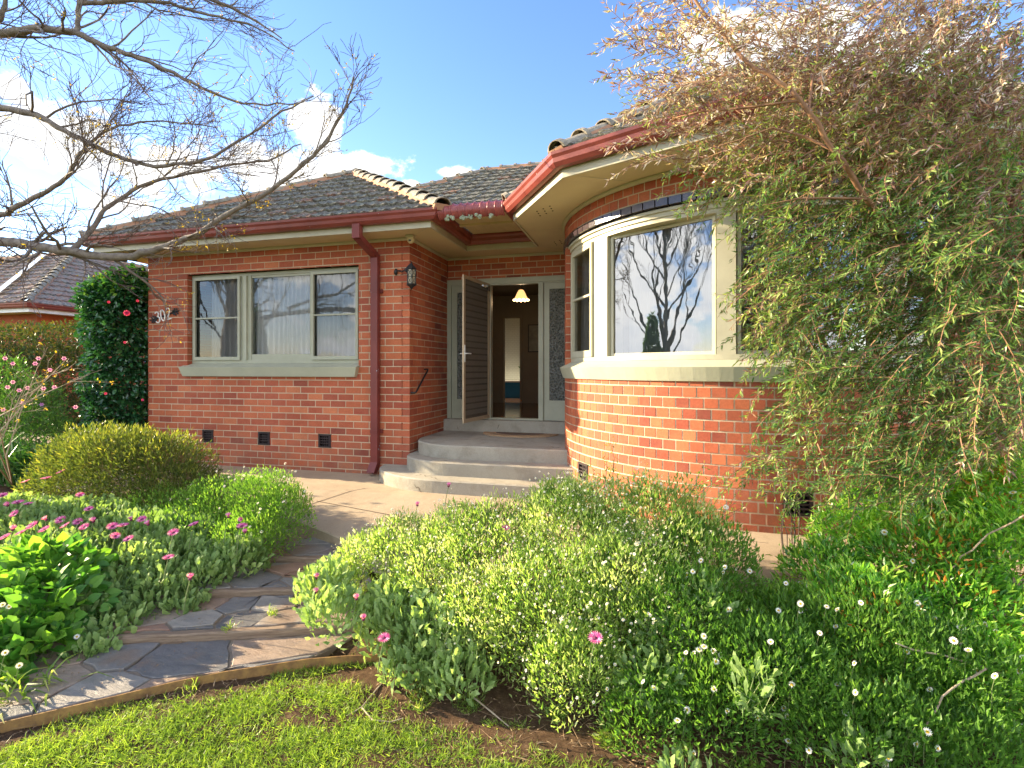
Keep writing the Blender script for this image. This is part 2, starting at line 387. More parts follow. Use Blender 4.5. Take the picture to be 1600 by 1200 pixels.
def mk_glass(name, tint, ior, rough=0.0, fac_boost=1.0, wavy=0.02):
    m, t = newmat(name)
    tr = t.new('ShaderNodeBsdfTransparent'); tr.inputs[0].default_value = (*tint, 1)
    gl = t.new('ShaderNodeBsdfGlossy'); gl.inputs['Roughness'].default_value = rough; gl.inputs['Color'].default_value = (0.95, 0.97, 1, 1)
    fr = t.new('ShaderNodeFresnel'); fr.inputs[0].default_value = ior
    mx = t.new('ShaderNodeMixShader'); t.link(fr.outputs[0], mx.inputs[0]); t.link(tr.outputs[0], mx.inputs[1]); t.link(gl.outputs[0], mx.inputs[2])
    if wavy:
        n = t.new('ShaderNodeBump'); n.inputs['Strength'].default_value = wavy; n.inputs['Distance'].default_value = 0.05
        t.link(t.noise(objco(t), 3.0, 2), n.inputs['Height']); t.link(n.outputs[0], gl.inputs['Normal']); t.link(n.outputs[0], fr.inputs['Normal'])
    t.link(mx.outputs[0], t.out.inputs[0]); return m
M['glass'] = mk_glass('window_glass', (0.97, 0.97, 0.97), 1.65, wavy=0.012)
M['glass_bay'] = mk_glass('bay_window_glass', (0.55, 0.60, 0.62), 2.6, wavy=0.02)
M['flyscreen'] = mk_glass('screened_glass', (0.66, 0.66, 0.66), 1.75, 0.02)
def mk_obscure():
    m, t = newmat('obscure_glass'); b = bsdf(t, 0.12, 0.8); co = objco(t)
    vo = t.new('ShaderNodeTexVoronoi'); vo.inputs['Scale'].default_value = 34; t.link(co, vo.inputs['Vector'])
    t.link(t.ramp(vo.outputs['Distance'], [(0.1, (0.05, 0.06, 0.055)), (0.6, (0.16, 0.17, 0.15))]), b.inputs['Base Color'])
    bump(t, vo.outputs['Distance'], b, 0.9, 0.03); return m
M['obscure'] = mk_obscure()
def mk_fabric(name, col, trans=0.5):
    m, t = newmat(name)
    d = t.new('ShaderNodeBsdfDiffuse'); d.inputs[0].default_value = (*col, 1); r = t.new('ShaderNodeBsdfTranslucent'); r.inputs[0].default_value = (*col, 1)
    mx = t.new('ShaderNodeMixShader'); mx.inputs[0].default_value = trans; t.link(d.outputs[0], mx.inputs[1]); t.link(r.outputs[0], mx.inputs[2]); t.link(mx.outputs[0], t.out.inputs[0]); return m
M['sheer'] = mk_fabric('sheer_curtain', (0.92, 0.92, 0.91), 0.3)
M['drape'] = mk_fabric('grey_drape', (0.80, 0.77, 0.70), 0.35)

def leafmat(name, stops, trans=0.35, rough=0.45, spec=0.4, tcol=1.0):
    m, t = newmat(name)
    at = t.new('ShaderNodeAttribute', attribute_name='var')
    col = t.ramp(at.outputs['Fac'], stops)
    b = t.new('ShaderNodeBsdfPrincipled'); b.inputs['Roughness'].default_value = rough; b.inputs['Specular IOR Level'].default_value = spec
    t.link(col, b.inputs['Base Color'])
    tl = t.new('ShaderNodeBsdfTranslucent')
    tcn = t.mix(1.0, col, (1.6 * tcol, 1.7 * tcol, 0.75 * tcol), 'MULTIPLY'); t.link(tcn, tl.inputs[0])
    mx = t.new('ShaderNodeMixShader'); mx.inputs[0].default_value = trans
    t.link(b.outputs[0], mx.inputs[1]); t.link(tl.outputs[0], mx.inputs[2]); t.link(mx.outputs[0], t.out.inputs[0]); return m
L = {}
L['weep'] = leafmat('weeping_leaf', [(0, (0.065, 0.15, 0.040)), (0.3, (0.17, 0.28, 0.060)), (0.5, (0.34, 0.40, 0.11)), (0.64, (0.27, 0.15, 0.10)), (0.82, (0.27, 0.135, 0.13)), (1, (0.66, 0.55, 0.47))], 0.33, 0.4)
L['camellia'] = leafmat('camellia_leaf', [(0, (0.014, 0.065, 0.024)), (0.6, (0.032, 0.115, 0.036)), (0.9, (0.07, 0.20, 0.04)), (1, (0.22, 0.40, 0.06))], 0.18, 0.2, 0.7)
L['hedge'] = leafmat('hedge_leaf', [(0, (0.020, 0.048, 0.014)), (0.45, (0.055, 0.085, 0.020)), (0.8, (0.16, 0.125, 0.025)), (1, (0.38, 0.25, 0.04))], 0.25)
L['azalea'] = leafmat('azalea_leaf', [(0, (0.04, 0.10, 0.022)), (0.7, (0.09, 0.20, 0.035)), (1, (0.18, 0.32, 0.05))], 0.3)
L['bronze'] = leafmat('bronze_shrub_leaf', [(0, (0.055, 0.090, 0.020)), (0.4, (0.13, 0.16, 0.032)), (0.75, (0.22, 0.23, 0.042)), (1, (0.46, 0.38, 0.07))], 0.4)
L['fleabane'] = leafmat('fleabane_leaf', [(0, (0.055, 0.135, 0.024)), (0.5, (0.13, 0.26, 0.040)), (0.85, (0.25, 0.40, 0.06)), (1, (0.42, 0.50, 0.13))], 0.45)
L['flea_sunlit'] = leafmat('sunlit_fleabane_leaf', [(0, (0.045, 0.11, 0.022)), (0.35, (0.13, 0.24, 0.045)), (0.7, (0.33, 0.44, 0.11)), (1, (0.72, 0.70, 0.42))], 0.45)  # lit copy of fleabane_leaf: sunshine on the mound put into the leaf colours
L['daisy'] = leafmat('daisy_leaf', [(0, (0.10, 0.17, 0.065)), (0.6, (0.21, 0.31, 0.10)), (1, (0.42, 0.52, 0.20))], 0.33, 0.6, 0.25)
L['grey'] = leafmat('silver_leaf', [(0, (0.17, 0.27, 0.16)), (1, (0.36, 0.47, 0.30))], 0.25, 0.7, 0.2)
L['violet'] = leafmat('violet_leaf', [(0, (0.030, 0.11, 0.024)), (0.4, (0.08, 0.22, 0.032)), (0.75, (0.19, 0.36, 0.045)), (1, (0.40, 0.52, 0.09))], 0.45)
L['shrub'] = leafmat('glossy_shrub_leaf', [(0, (0.050, 0.17, 0.028)), (0.4, (0.15, 0.36, 0.045)), (0.7, (0.36, 0.58, 0.07)), (0.95, (0.62, 0.76, 0.16)), (0.965, (0.50, 0.20, 0.04)), (1, (0.65, 0.26, 0.05))], 0.42, 0.28, 0.6)
L['strap'] = leafmat('strap_leaf', [(0, (0.024, 0.085, 0.02)), (1, (0.10, 0.22, 0.04))], 0.25, 0.3)
L['grass'] = leafmat('grass_blade', [(0, (0.075, 0.14, 0.025)), (0.5, (0.20, 0.30, 0.045)), (0.85, (0.38, 0.46, 0.08)), (1, (0.62, 0.54, 0.24))], 0.45)
L['bud'] = leafmat('yellow_bud', [(0, (0.35, 0.22, 0.03)), (0.7, (0.55, 0.38, 0.04)), (1, (0.30, 0.15, 0.03))], 0.4)
L['pine'] = leafmat('dark_tree_leaf', [(0, (0.02, 0.045, 0.015)), (1, (0.06, 0.10, 0.03))], 0.2)
L['pink'] = leafmat('pink_petal', [(0, (0.60, 0.06, 0.28)), (0.6, (0.72, 0.18, 0.45)), (1, (0.85, 0.50, 0.70))], 0.35, 0.6, 0.2)
L['cream'] = leafmat('cream_bud', [(0, (0.72, 0.62, 0.42)), (1, (0.85, 0.80, 0.66))], 0.4, 0.6, 0.2)
L['white'] = leafmat('white_petal', [(0, (0.80, 0.72, 0.72)), (1, (0.85, 0.85, 0.82))], 0.3, 0.6, 0.2)
L['magenta'] = leafmat('camellia_petal', [(0, (0.55, 0.03, 0.12)), (1, (0.62, 0.08, 0.22))], 0.3)
M['yolk'] = paint('yellow_centre', (0.70, 0.42, 0.03), None, 20, 0.8, 0.0)
M['plum'] = paint('plum_centre', (0.14, 0.02, 0.06), None, 20, 0.8, 0.0)
M['litter'] = paint('dry_litter', (0.34, 0.23, 0.13), (0.18, 0.11, 0.06), 10, 0.9, 0.0)

# ================================================================ GROUND
def edge_y(x):
    return np.interp(x, [-30, -8, -4.2, -3.25, -2.62, -2.08, -1.35, -0.2, 1, 3, 6, 30], [0.6, 0.9, 1.3, 1.9, 2.46, 2.83, 2.98, 2.93, 2.75, 2.6, 2.5, 2.4])
def ground_h(x, y):
    e = edge_y(x); d = y - e
    h = np.where(d < 0, -0.41, -0.41 + np.clip(d / 1.3, 0, 1) * 0.25)
    h = np.where((d > 0) & (d < .12), -0.42 + d / .12 * .05, h)
    path = (x > -3.9) & (x < -2.05) & (y < 4.3)
    h = np.where(path & (d > -0.02), -0.56, h)
    h = np.where((y > 4.3), -0.24, h)
    h = np.where((x < -4.4) & (y > 3.6), -0.13, h)
    h = h + 0.012 * np.sin(x * 5.1 + 1.3 * np.sin(y * 3.7)) * np.cos(y * 4.3 + x) * (y < 4)
    return h
gx = np.concatenate([[-400, -200, -100, -60, -40, -25, -16], np.arange(-12, 8, 0.07), [8, 12, 20, 40, 80, 150, 400]])
gy = np.concatenate([[-400, -200, -100, -50, -25, -12, -6, -3, -1], np.arange(0, 5.6, 0.07), [5.6, 7, 10, 15, 25, 50, 100, 200, 400]])
X, Y = np.meshgrid(gx, gy); Z = ground_h(X, Y)
Z = np.where(Y < 3.2, Z + 0.02 * (rng.random(Z.shape) - .5) * ((np.abs(X) < 12) & (Y > 0)), Z)
nxg, nyg = len(gx), len(gy)
ii, jj = np.meshgrid(np.arange(nxg - 1), np.arange(nyg - 1)); a = (jj * nxg + ii).reshape(-1)
mb = MB(); mb.add(np.stack([X, Y, Z], -1).reshape(-1, 3), np.stack([a, a + 1, a + nxg + 1, a + nxg], 1))
tag(mb.build('ground', M['ground'], smooth=True), kind='structure')

# concrete paving along the house, rising a little beside the round bay
E_PTS = [G(*q, -.37)[:2] for q in ((-330, 1235), (-120, 1166), (0, 1131), (90, 1110), (180, 1089), (270, 1067), (350, 1051), (420, 1040), (480, 1031))]
def ln2(a, b, z):           # line through two pixels at height z, extended under the planting
    a, b = G(*a, z)[:2], G(*b, z)[:2]; d = (b - a) / np.linalg.norm(b - a); return a, b, d
PE = [G(*q, -.17)[:2] for q in ((452, 817), (480, 826), (510, 836), (540, 846))]
def pav_z(x, y=9.0):
    t = np.clip((np.asarray(x, float) + 1.3) / 1.8, 0, 1); k = t * t * (3 - 2 * t)
    s_ = np.clip((5.3 - np.asarray(y, float)) / 1.2, 0, 1)
    return 0.085 * k - 0.17 * s_ * (1 - k)
px_ = np.concatenate([[-16, -12, -9, -7, -5], np.arange(-4.4, 2.0, 0.2), [2.5, 3.5, 5, 8, 11]])
front = np.interp(px_, [-16, -8, -5, -4] + [p[0] for p in PE] + [-2.0, -1.2, 0, 3, 11], [4.9, 4.9, 4.7, 4.4] + [p[1] for p in PE] + [3.75, 3.6, 3.55, 3.6, 3.6])
mb = MB(); n = len(px_); i = np.arange(n - 1)
rows = [np.c_[px_, front, pav_z(px_, front) - .13], np.c_[px_, front, pav_z(px_, front) - .012], np.c_[px_, front + .012, pav_z(px_, front)]]
for q in (4.7, 4.9, 5.1, 5.3, 5.6, 8.0): rows.append(np.c_[px_, np.maximum(front + .05, q), pav_z(px_, np.maximum(front + .05, q))])
mb.add(np.concatenate(rows), np.concatenate([np.stack([k * n + i, k * n + i + 1, (k + 1) * n + i + 1, (k + 1) * n + i], 1) for k in range(len(rows) - 1)]))
tag(mb.build('paving', M['paving']), kind='structure')
# control joints
mb = MB()
for (a, b) in [((-3.84, 4.35), (-3.24, 5.46)), ((-3.55, 4.96), (-1.2, 4.5)), ((-6.2, 4.8), (-6.2, 6.2)), ((-1.2, 3.7), (-1.05, 5.4))]:
    a = np.array(a); b = np.array(b); d = (b - a) / np.linalg.norm(b - a); q = np.array([-d[1], d[0]]) * 0.005
    for k in range(12):
        c0, c1 = a + (b - a) * k / 12, a + (b - a) * (k + 1) / 12; za, zb = float(pav_z(*c0)) + .003, float(pav_z(*c1)) + .003
        mb.add([(*(c0 - q), za), (*(c1 - q), zb), (*(c1 + q), zb), (*(c0 + q), za)], [(0, 1, 2, 3)])
tag(mb.build('paving_joints', M['vent']), kind='structure')

# ---------------- slate path in four shallow terraces
def clip_poly(poly, p, nrm):
    out = []; n = len(poly)
    for i in range(n):
        a, b = poly[i], poly[(i + 1) % n]; da, db = np.dot(a - p, nrm), np.dot(b - p, nrm)
        if da <= 0: out.append(a)
        if da * db < 0: out.append(a + (b - a) * da / (da - db))
    return out
def rough(poly, k=4, amp=0.012):
    out = []; n = len(poly)
    for i in range(n):
        a, b = poly[i], poly[(i + 1) % n]; L_ = np.linalg.norm(b - a); m = max(1, int(L_ / 0.07))
        for q in range(m):
            t = q / m; j = 0 if q == 0 else 1
            out.append(a + (b - a) * t + j * rng.normal(0, amp * 0.5, 2))
    return np.array(out)
LC = ln2((200, 994), (462, 980), -.325); LB_ = ln2((300, 924), (481, 919), -.28); LA = ln2((400, 869), (500, 871), -.237)
def ext(l, s0, s1, off): d = l[2]; nn = np.array([-d[1], d[0]]); return l[0] - d * s0 + nn * off, l[1] + d * s1 + nn * off
c0, c1 = ext(LC, .55, .45, -.032); c0u, c1u = ext(LC, .5, .45, .032); b0, b1 = ext(LB_, .5, .5, -.032); b0u, b1u = ext(LB_, .5, .5, .032); a0_, a1_ = ext(LA, .5, .4, -.032); a0u, a1u = ext(LA, .5, .4, .032)
terr = [
    (-0.366, [tuple(p + np.array([.0, .02])) for p in E_PTS] + [tuple(c1), tuple(c0), (-4.3, 2.2)], 24),
    (-0.318, [tuple(c0u), tuple(c1u), tuple(b1), tuple(b0)], 30),
    (-0.275, [tuple(b0u), tuple(b1u), tuple(a1_), tuple(a0_)], 30),
    (-0.232, [tuple(a0u), tuple(a1u), tuple(PE[3] + [.15, .03]), tuple(PE[3] + [0, .02]), tuple(PE[0] + [0, .03]), tuple(PE[0] + [-.25, .12])], 15)]
stones = MB(); bedm = MB()
for z, poly, ns in terr:
    poly = np.array(poly, float)
    bedm.prism(poly, z - 0.12, z - 0.009)
    lo, hi = poly.min(0), poly.max(0); seeds = []
    while len(seeds) < ns:
        best_, bd = None, -1
        for _ in range(4):
            c = lo + rng.random(2) * (hi - lo)
            d = min([np.linalg.norm((c - s_) * (1, 1.5)) for s_ in seeds], default=9)
            if d > bd: best_, bd = c, d
        seeds.append(best_)
    for a, s_ in enumerate(seeds):
        cell = [np.array(q) for q in poly]
        if 0.5 * np.sum(poly[:, 0] * np.roll(poly[:, 1], -1) - np.roll(poly[:, 0], -1) * poly[:, 1]) < 0: cell = cell[::-1]
        for b, o_ in enumerate(seeds):
            if a == b or len(cell) < 3: continue
            cell = clip_poly(cell, (s_ + o_) / 2, (o_ - s_))
        if len(cell) < 3: continue
        cell = np.array(cell)
        ar = 0.5 * abs(np.sum(cell[:, 0] * np.roll(cell[:, 1], -1) - np.roll(cell[:, 0], -1) * cell[:, 1]))
        if ar < 0.004: continue
        c2 = inset(cell, 0.005 + 0.006 * rng.random()); c2 = rough(c2, amp=.017)
        stones.prism(c2, z - 0.03, z + rng.uniform(-0.004, 0.010), rng.random(), bevel=0.004)
tag(stones.build('slate_path', M['slate']), kind='structure')
tag(bedm.build('path_mortar_bed', M['grit']), kind='structure')
def sleeper(a, b, ztop, lab, h=0.12, wd=0.062):
    a = np.array(a); b = np.array(b); d = b - a; Ls = np.linalg.norm(d); ang = math.atan2(d[1], d[0])
    m = MB(); nn = 14; xs = np.linspace(0, Ls, nn); V = []
    for x in xs:
        j = rng.normal(0, .003, 4)
        V += [(x, -wd / 2 + j[0], -h), (x, wd / 2 + j[1], -h), (x, wd / 2 + j[1], j[2]), (x, wd / 2 - .012, .006 + j[2]), (x, -wd / 2 + .012, .006 + j[3]), (x, -wd / 2 + j[0], j[3] - .004)]
    fs = []
    for q in range(nn - 1):
        for k in range(6): fs.append((q * 6 + k, q * 6 + (k + 1) % 6, (q + 1) * 6 + (k + 1) % 6, (q + 1) * 6 + k))
    m.add(V, fs); m.add(V[:6], [(0, 1, 2, 3, 4, 5)]); m.add(V[-6:], [(0, 1, 2, 3, 4, 5)])
    o = m.build('timber_sleeper', M['sleeper']); o.location = (a[0], a[1], ztop); o.rotation_euler = (0, 0, ang)
    return tag(o, lab, 'sleeper', 'timber sleepers across the slate path')
sleeper(*ext(LC, .55, .42, 0), -0.324, 'weathered timber sleeper nearest the lawn, across the slate path')
sleeper(*ext(LB_, .45, .45, 0), -0.281, 'weathered timber sleeper in the middle of the slate path')
sleeper(*ext(LA, .40, .40, 0), -0.238, 'weathered timber sleeper farthest up the slate path, nearest the concrete')
# rusty edging strip
ex = np.array([tuple(p) for p in E_PTS] + [tuple(G(540, 1026, -.37)[:2]), tuple(G(640, 1022, -.37)[:2])])
m = MB(); sweep(m, [(0, -0.62), (0.010, -0.62), (0.008, -0.362), (0, -0.362)], ex)
tag(m.build('edging_strip', M['rust']), 'rust stained edging strip between slate path and lawn', 'edging')

# ================================================================ HOUSE
FY, SX, BY = 6.23, -3.04, 7.57            # front wall, side wall of the porch recess, door wall
BC, BR = (1.02, 6.586), 2.017               # round bay
house = empty('brick_house', (-3.0, 7.5, 0), label='single storey red brick house with curved bay window and tiled hip roof', cat='house')
CO, JT = 0.094, 0.0125
def bricks(mapfn, u0, u1, z0, z1, openings=(), pitch=0.24, phase=0.0, parity=0, nsub=1, u0f=None, u1f=None, name='wall', zbase=-0.047, var_bias=0.0):
    mbk, mmo = MB(), MB()
    kmin = int(math.floor((z0 - zbase) / CO)); kmax = int(math.ceil((z1 - zbase) / CO))
    def box(mb, ua, ub, za, zb, d0, d1, var, n):
        us = np.linspace(ua, ub, n + 1); V = []
        for u in us: V += [mapfn(u, d1, za), mapfn(u, d0, za), mapfn(u, d0, zb), mapfn(u, d1, zb)]
        fs = [(0, 1, 2, 3), (4 * n, 4 * n + 3, 4 * n + 2, 4 * n + 1)]
        for q in range(n):
            for k in range(4): fs.append((4 * q + k, 4 * q + 4 + k, 4 * q + 4 + (k + 1) % 4, 4 * q + (k + 1) % 4))
        mb.add(V, fs, var)
    for k in range(kmin, kmax):
        a, b = max(z0, zbase + k * CO), min(z1, zbase + (k + 1) * CO)
        if b - a < 0.008: continue
        cuts = sorted({a, b} | {z for o in openings for z in (o[2], o[3]) if a < z < b})
        ua = u0f(k) if u0f else u0; ub = u1f(k) if u1f else u1
        for za, zb in zip(cuts[:-1], cuts[1:]):
            if zb - za < 0.008: continue
            zm = (za + zb) / 2; free = [(ua, ub)]
            for o in openings:
                if o[2] <= zm <= o[3]:
                    nf = []
                    for p, q in free:
                        if o[1] <= p or o[0] >= q: nf.append((p, q)); continue
                        if o[0] > p: nf.append((p, o[0]))
                        if o[1] < q: nf.append((o[1], q))
                    free = nf
            for p, q in free:
                nn = max(1, int((q - p) / 0.12)) if nsub > 1 else 1
                box(mmo, p + .009, q - .009, za, zb, -0.10, -0.004, 0.5, nn)
            ph = phase + (pitch / 2 if (k + parity) % 2 else 0)
            i0 = int(math.floor((ua - ph) / pitch)) - 1; i1 = int(math.ceil((ub - ph) / pitch)) + 1
            zza = za + (JT / 2 if abs(za - a) < 1e-6 else 0); zzb = zb - (JT / 2 if abs(zb - b) < 1e-6 else 0)
            for i in range(i0, i1):
                rs = np.random.default_rng(abs(hash((round(u0 * 10), k, i))) % 2**31)
                va = float(np.clip(rs.beta(2.4, 2.2) + var_bias, 0, 1)); dj = rs.uniform(-0.0018, 0.0012)
                ba, bb = ph + i * pitch + JT / 2, ph + (i + 1) * pitch - JT / 2
                ba += rs.uniform(-.001, .001); bb += rs.uniform(-.001, .001)
                for p, q in free:
                    c, d = max(ba, p), min(bb, q)
                    if c - p < JT: c = p
                    if q - d < JT: d = q
                    if d - c > 0.012 and zzb - zza > 0.006: box(mbk, c, d, zza, zzb, -0.105, dj, va, 1)
    w_ = mmo.build(name, M['mortar'], house)
    w2 = mbk.build('bricks', M['brick'], w_)
    return w_
# front wall of the left wing
WX0, WX1, WZ0, WZ1 = -6.70, -3.80, 1.41, 2.845
vents = [(-6.42, -6.22), (-5.43, -5.23), (-4.43, -4.23)]
ops = [(WX0 - SX, WX1 - SX, WZ0, WZ1)] + [(a - SX, b - SX, 0.329, 0.517) for a, b in vents]
bricks(lambda u, d, z: (SX + u, FY - d, z), -4.41, 0, -0.15, 3.175, ops, u1f=lambda k: 0.0 if k % 2 == 0 else -0.115)
bricks(lambda u, d, z: (SX + d, FY + u, z), 0, 1.34, 0.0, 3.175, parity=1, u0f=lambda k: 0.115 if k % 2 == 0 else 0.0)
bricks(lambda u, d, z: (-7.45 - d, FY + 0.12 + u, z), 0, 4.9, -0.1, 3.175)
bricks(lambda u, d, z: (SX + u, BY - d, z), 0.002, 2.05, 2.82, 3.175)
bricks(lambda u, d, z: (3.15 + u, BY - d, z), 0.0, 8.0, -0.1, 3.175)
# round bay: u runs along the straight return, then the arc, then the other return
RET = BY - BC[1]; ARC = BR * math.pi
def bay(u, d, z):
    if u < RET: return (BC[0] - BR - d, BY - u, z)
    if u > RET + ARC: return (BC[0] + BR + d, BC[1] + (u - RET - ARC), z)
    a = math.pi + (u - RET) / BR; r = BR + d
    return (BC[0] + r * math.cos(a), BC[1] + r * math.sin(a), z)
ua = lambda deg: RET + BR * math.radians(deg - 180)
A = dict(j0=195.5, c0=198.5, c1=217.5, p1=224.0, m0=257, m1=261.5, p2=294.5, c2=301.0, c3=320, j1=323)
bv = [(ua(214) - .11, ua(214) + .11, .235, .423), (ua(274.6) - .11, ua(274.6) + .11, 0.235, 0.423)]
bricks(bay, 0.0, 2 * RET + ARC, -0.05, 1.40, bv, pitch=0.12, nsub=2)
bricks(bay, 0.0, 2 * RET + ARC, 1.40, 3.175, [(ua(A['j0']), ua(A['j1']), 1.3, 2.953), (ua(180), ua(360), 2.876, 2.953)], pitch=0.12, nsub=2)
m = MB()
nb = 52
for i in range(nb):
    a0 = 180 + i * 180 / nb + .16; a1 = 180 + (i + 1) * 180 / nb - .16
    p = arc(*BC, BR - .11, a0, a1, 2); q = arc(*BC, BR + .017 + rng.uniform(-.002, .002), a0, a1, 2)
    m.hexa([(*p[0], 2.880), (*q[0], 2.880), (*q[1], 2.880), (*p[1], 2.880), (*p[0], 2.948), (*q[0], 2.948), (*q[1], 2.948), (*p[1], 2.948)])
m.build('glazed_brick_course', M['glazed'], house)

# eaves: fascia line, going left-back to right-back, outside on the right hand
EP = [(-7.95, 15.5), (-7.95, 5.78), (-2.54, 5.78), (-2.54, 7.08), (-1.5, 7.08), (-1.5, 5.78), (-0.735, 4.59), (1.02, 3.83), (2.775, 4.59), (3.54, 5.78), (3.54, 7.08), (12, 7.08)]
m = MB(); sweep(m, [(-0.022, 3.150), (0, 3.150), (0, 3.335), (-0.022, 3.335)], EP); m.build('fascia', M['frame'], house)
GP = [(0.001, 3.345), (0.001, 3.235), (.03, 3.222), (.075, 3.228), (.102, 3.262), (.108, 3.30), (.125, 3.325), (.128, 3.352), (.112, 3.352), (.110, 3.33), (.094, 3.30), (.09, 3.265), (.07, 3.24), (.012, 3.24), (.012, 3.345)]
m = MB(); sweep(m, GP, EP[:4] + [(-2.54, 7.08)][:0]); sweep(m, GP, [(-2.54, 7.08 - .001), (-1.5, 7.08 - .001)]); sweep(m, GP, EP[4:])
gut = m.build('gutter', M['gutter'], house)
for (a, b, k_) in (((-7.95, 5.78), (-2.54, 5.78), 5), ((-1.5, 5.78), (-.735, 4.59), 1), ((-.735, 4.59), (1.02, 3.83), 1)):
    a = np.array(a); b = np.array(b); d = (b - a) / np.linalg.norm(b - a)
    for j in range(k_):
        c = a + (b - a) * (j + .55) / (k_ + .2); m = MB(); nn_ = np.array([d[1], -d[0]])
        sweep(m, [(o + (.002 if o > .02 else 0), z - .0025 if z < 3.3 else z) for o, z in GP[1:10]], [c - d * .011, c + d * .011], closed_prof=False); m.build('gutter_joint', M['gutter'], gut)
m = MB()
SO = [EP[0]] + EP[1:] + [(12, 15.5)]
inn = np.array(SO)
import mathutils.geometry as mg
tri = mg.tessellate_polygon([[Vector((p[0], p[1], 3.17)) for p in SO]])
m.add([(p[0], p[1], 3.17) for p in SO], np.array([tuple(t) for t in tri])); m.build('soffit', M['soffit'], house)
# bead where soffit meets brick, panel joints, vent holes
m = MB()
wl = [(-7.45, 6.23), (-3.04, 6.23), (-3.04, 7.57), (-1.0, 7.57), (-1.0, 6.59)]
wl = wl + [tuple(p) for p in arc(*BC, BR, 183, 357, 50)] + [(3.037, 6.59), (3.037, 7.57), (9, 7.57)]
sweep(m, [(0.002, 3.166), (0.002, 3.132), (0.012, 3.130), (0.030, 3.150), (0.034, 3.166)], wl); m.build('soffit_bead', M['frame'], house)
m = MB()
def strip(m, a, b, z, wd):
    a = np.array(a); b = np.array(b); d = (b - a) / np.linalg.norm(b - a); q = np.array([-d[1], d[0]]) * wd / 2
    m.add([(*(a - q), z), (*(b - q), z), (*(b + q), z), (*(a + q), z)], [(0, 1, 2, 3)])
for p_, q_, wd_ in (((-0.60, 4.62), tuple(arc(*BC, BR, 236, 236, 1)[0]), .007), ((-1.47, 7.1), (-1.0, 7.57), .007), ((-2.56, 5.8), (-3.04, 6.23), .005), ((-1.48, 6.3), (-1.0, 6.3), .005), ((-5.0, 5.8), (-5.0, 6.23), .005)):
    m = MB(); strip(m, p_, q_, 3.166, wd_); m.build('soffit_joint', M['frame_green'], house)
for (cx_, cy_) in [(-1.17, 5.55), (-1.22, 6.95)]:
    for i in range(3):
        for j in range(3):
            m = MB(); c = (cx_ + i * .085, cy_ - i * .07 + j * .085); m.lathe([(0.0, 0), (0.009, 0), (0.009, .01)], (c[0], c[1], 3.1655), 8); m.build('vent_hole', M['dark'], house)

# ---- roof
TS = 0.613; ZE = 3.34
def tile_plane(mb, poly, L_=0.33, W_=0.30, da=0.0375):
    poly = [np.array(p, float) for p in poly]; p0, p1 = poly[0], poly[1]
    A_ = (p1 - p0) / np.linalg.norm(p1 - p0); nrm = np.cross(A_, poly[-1] - p0)
    if nrm[2] < 0: nrm = -nrm
    nrm /= np.linalg.norm(nrm); B_ = np.cross(nrm, A_)
    if B_[2] < 0: B_ = -B_
    q = np.array([((p - p0) @ A_, (p - p0) @ B_) for p in poly])
    amin, amax, bmax = q[:, 0].min(), q[:, 0].max(), q[:, 1].max()
    def rngb(b):
        xs = []; n = len(q)
        for i in range(n):
            u, v = q[i], q[(i + 1) % n]
            if (u[1] - b) * (v[1] - b) <= 0 and abs(u[1] - v[1]) > 1e-6: xs.append(u[0] + (v[0] - u[0]) * (b - u[1]) / (v[1] - u[1]))
        return (min(xs), max(xs)) if xs else None
    ag = np.arange(amin, amax + da, da); N = len(ag)
    tix = np.floor(ag / W_).astype(int)
    rows, meta = [], []
    nc = int(math.ceil(bmax / L_))
    for c in range(nc):
        hj = (np.random.default_rng(c * 7 + int(abs(p0[0]) * 10)).random(N // 1 + 2000)[tix % 1999] - .5) * 0.014
        rib = 0.016 * np.clip(np.cos(2 * math.pi * ag / (W_ / 2)), 0, 1) ** 1.5 + 0.012 * np.clip(np.cos(2 * math.pi * (ag - .02) / W_), 0, 1) ** 4
        for fr, hh in ((0.0, 0.0), (0.002, 0.040), (0.5, 0.022), (0.999, 0.004)):
            b = min((c + fr) * L_, bmax - 1e-4)
            lo_hi = rngb(max(b, 1e-4))
            if lo_hi is None: continue
            a_ = np.clip(ag, *lo_hi)
            bb = b + (hj * .6 if fr < .1 else 0)
            h = hh + (rib * (1 if fr > 0 else 0) + hj * (1 if fr > 0 else 0))
            rows.append(p0 + a_[:, None] * A_ + (np.zeros(N) + bb)[:, None] * B_ + h[:, None] * nrm if isinstance(h, np.ndarray) else 0); meta.append(c)
            if b >= bmax - 2e-4: break
    V = np.concatenate(rows); nr = len(rows)
    i = np.arange(N - 1)[None, :]; r = np.arange(nr - 1)[:, None]
    f = np.stack([r * N + i, r * N + i + 1, (r + 1) * N + i + 1, (r + 1) * N + i], -1).reshape(-1, 4)
    cc = np.array(meta[1:])[:, None] * 131 + tix[None, :-1] * 17
    var = (np.sin(cc * 12.9898 + p0[0]) * 43758.5453) % 1.0
    mb.add(V, f, var.reshape(-1).astype(np.float32))
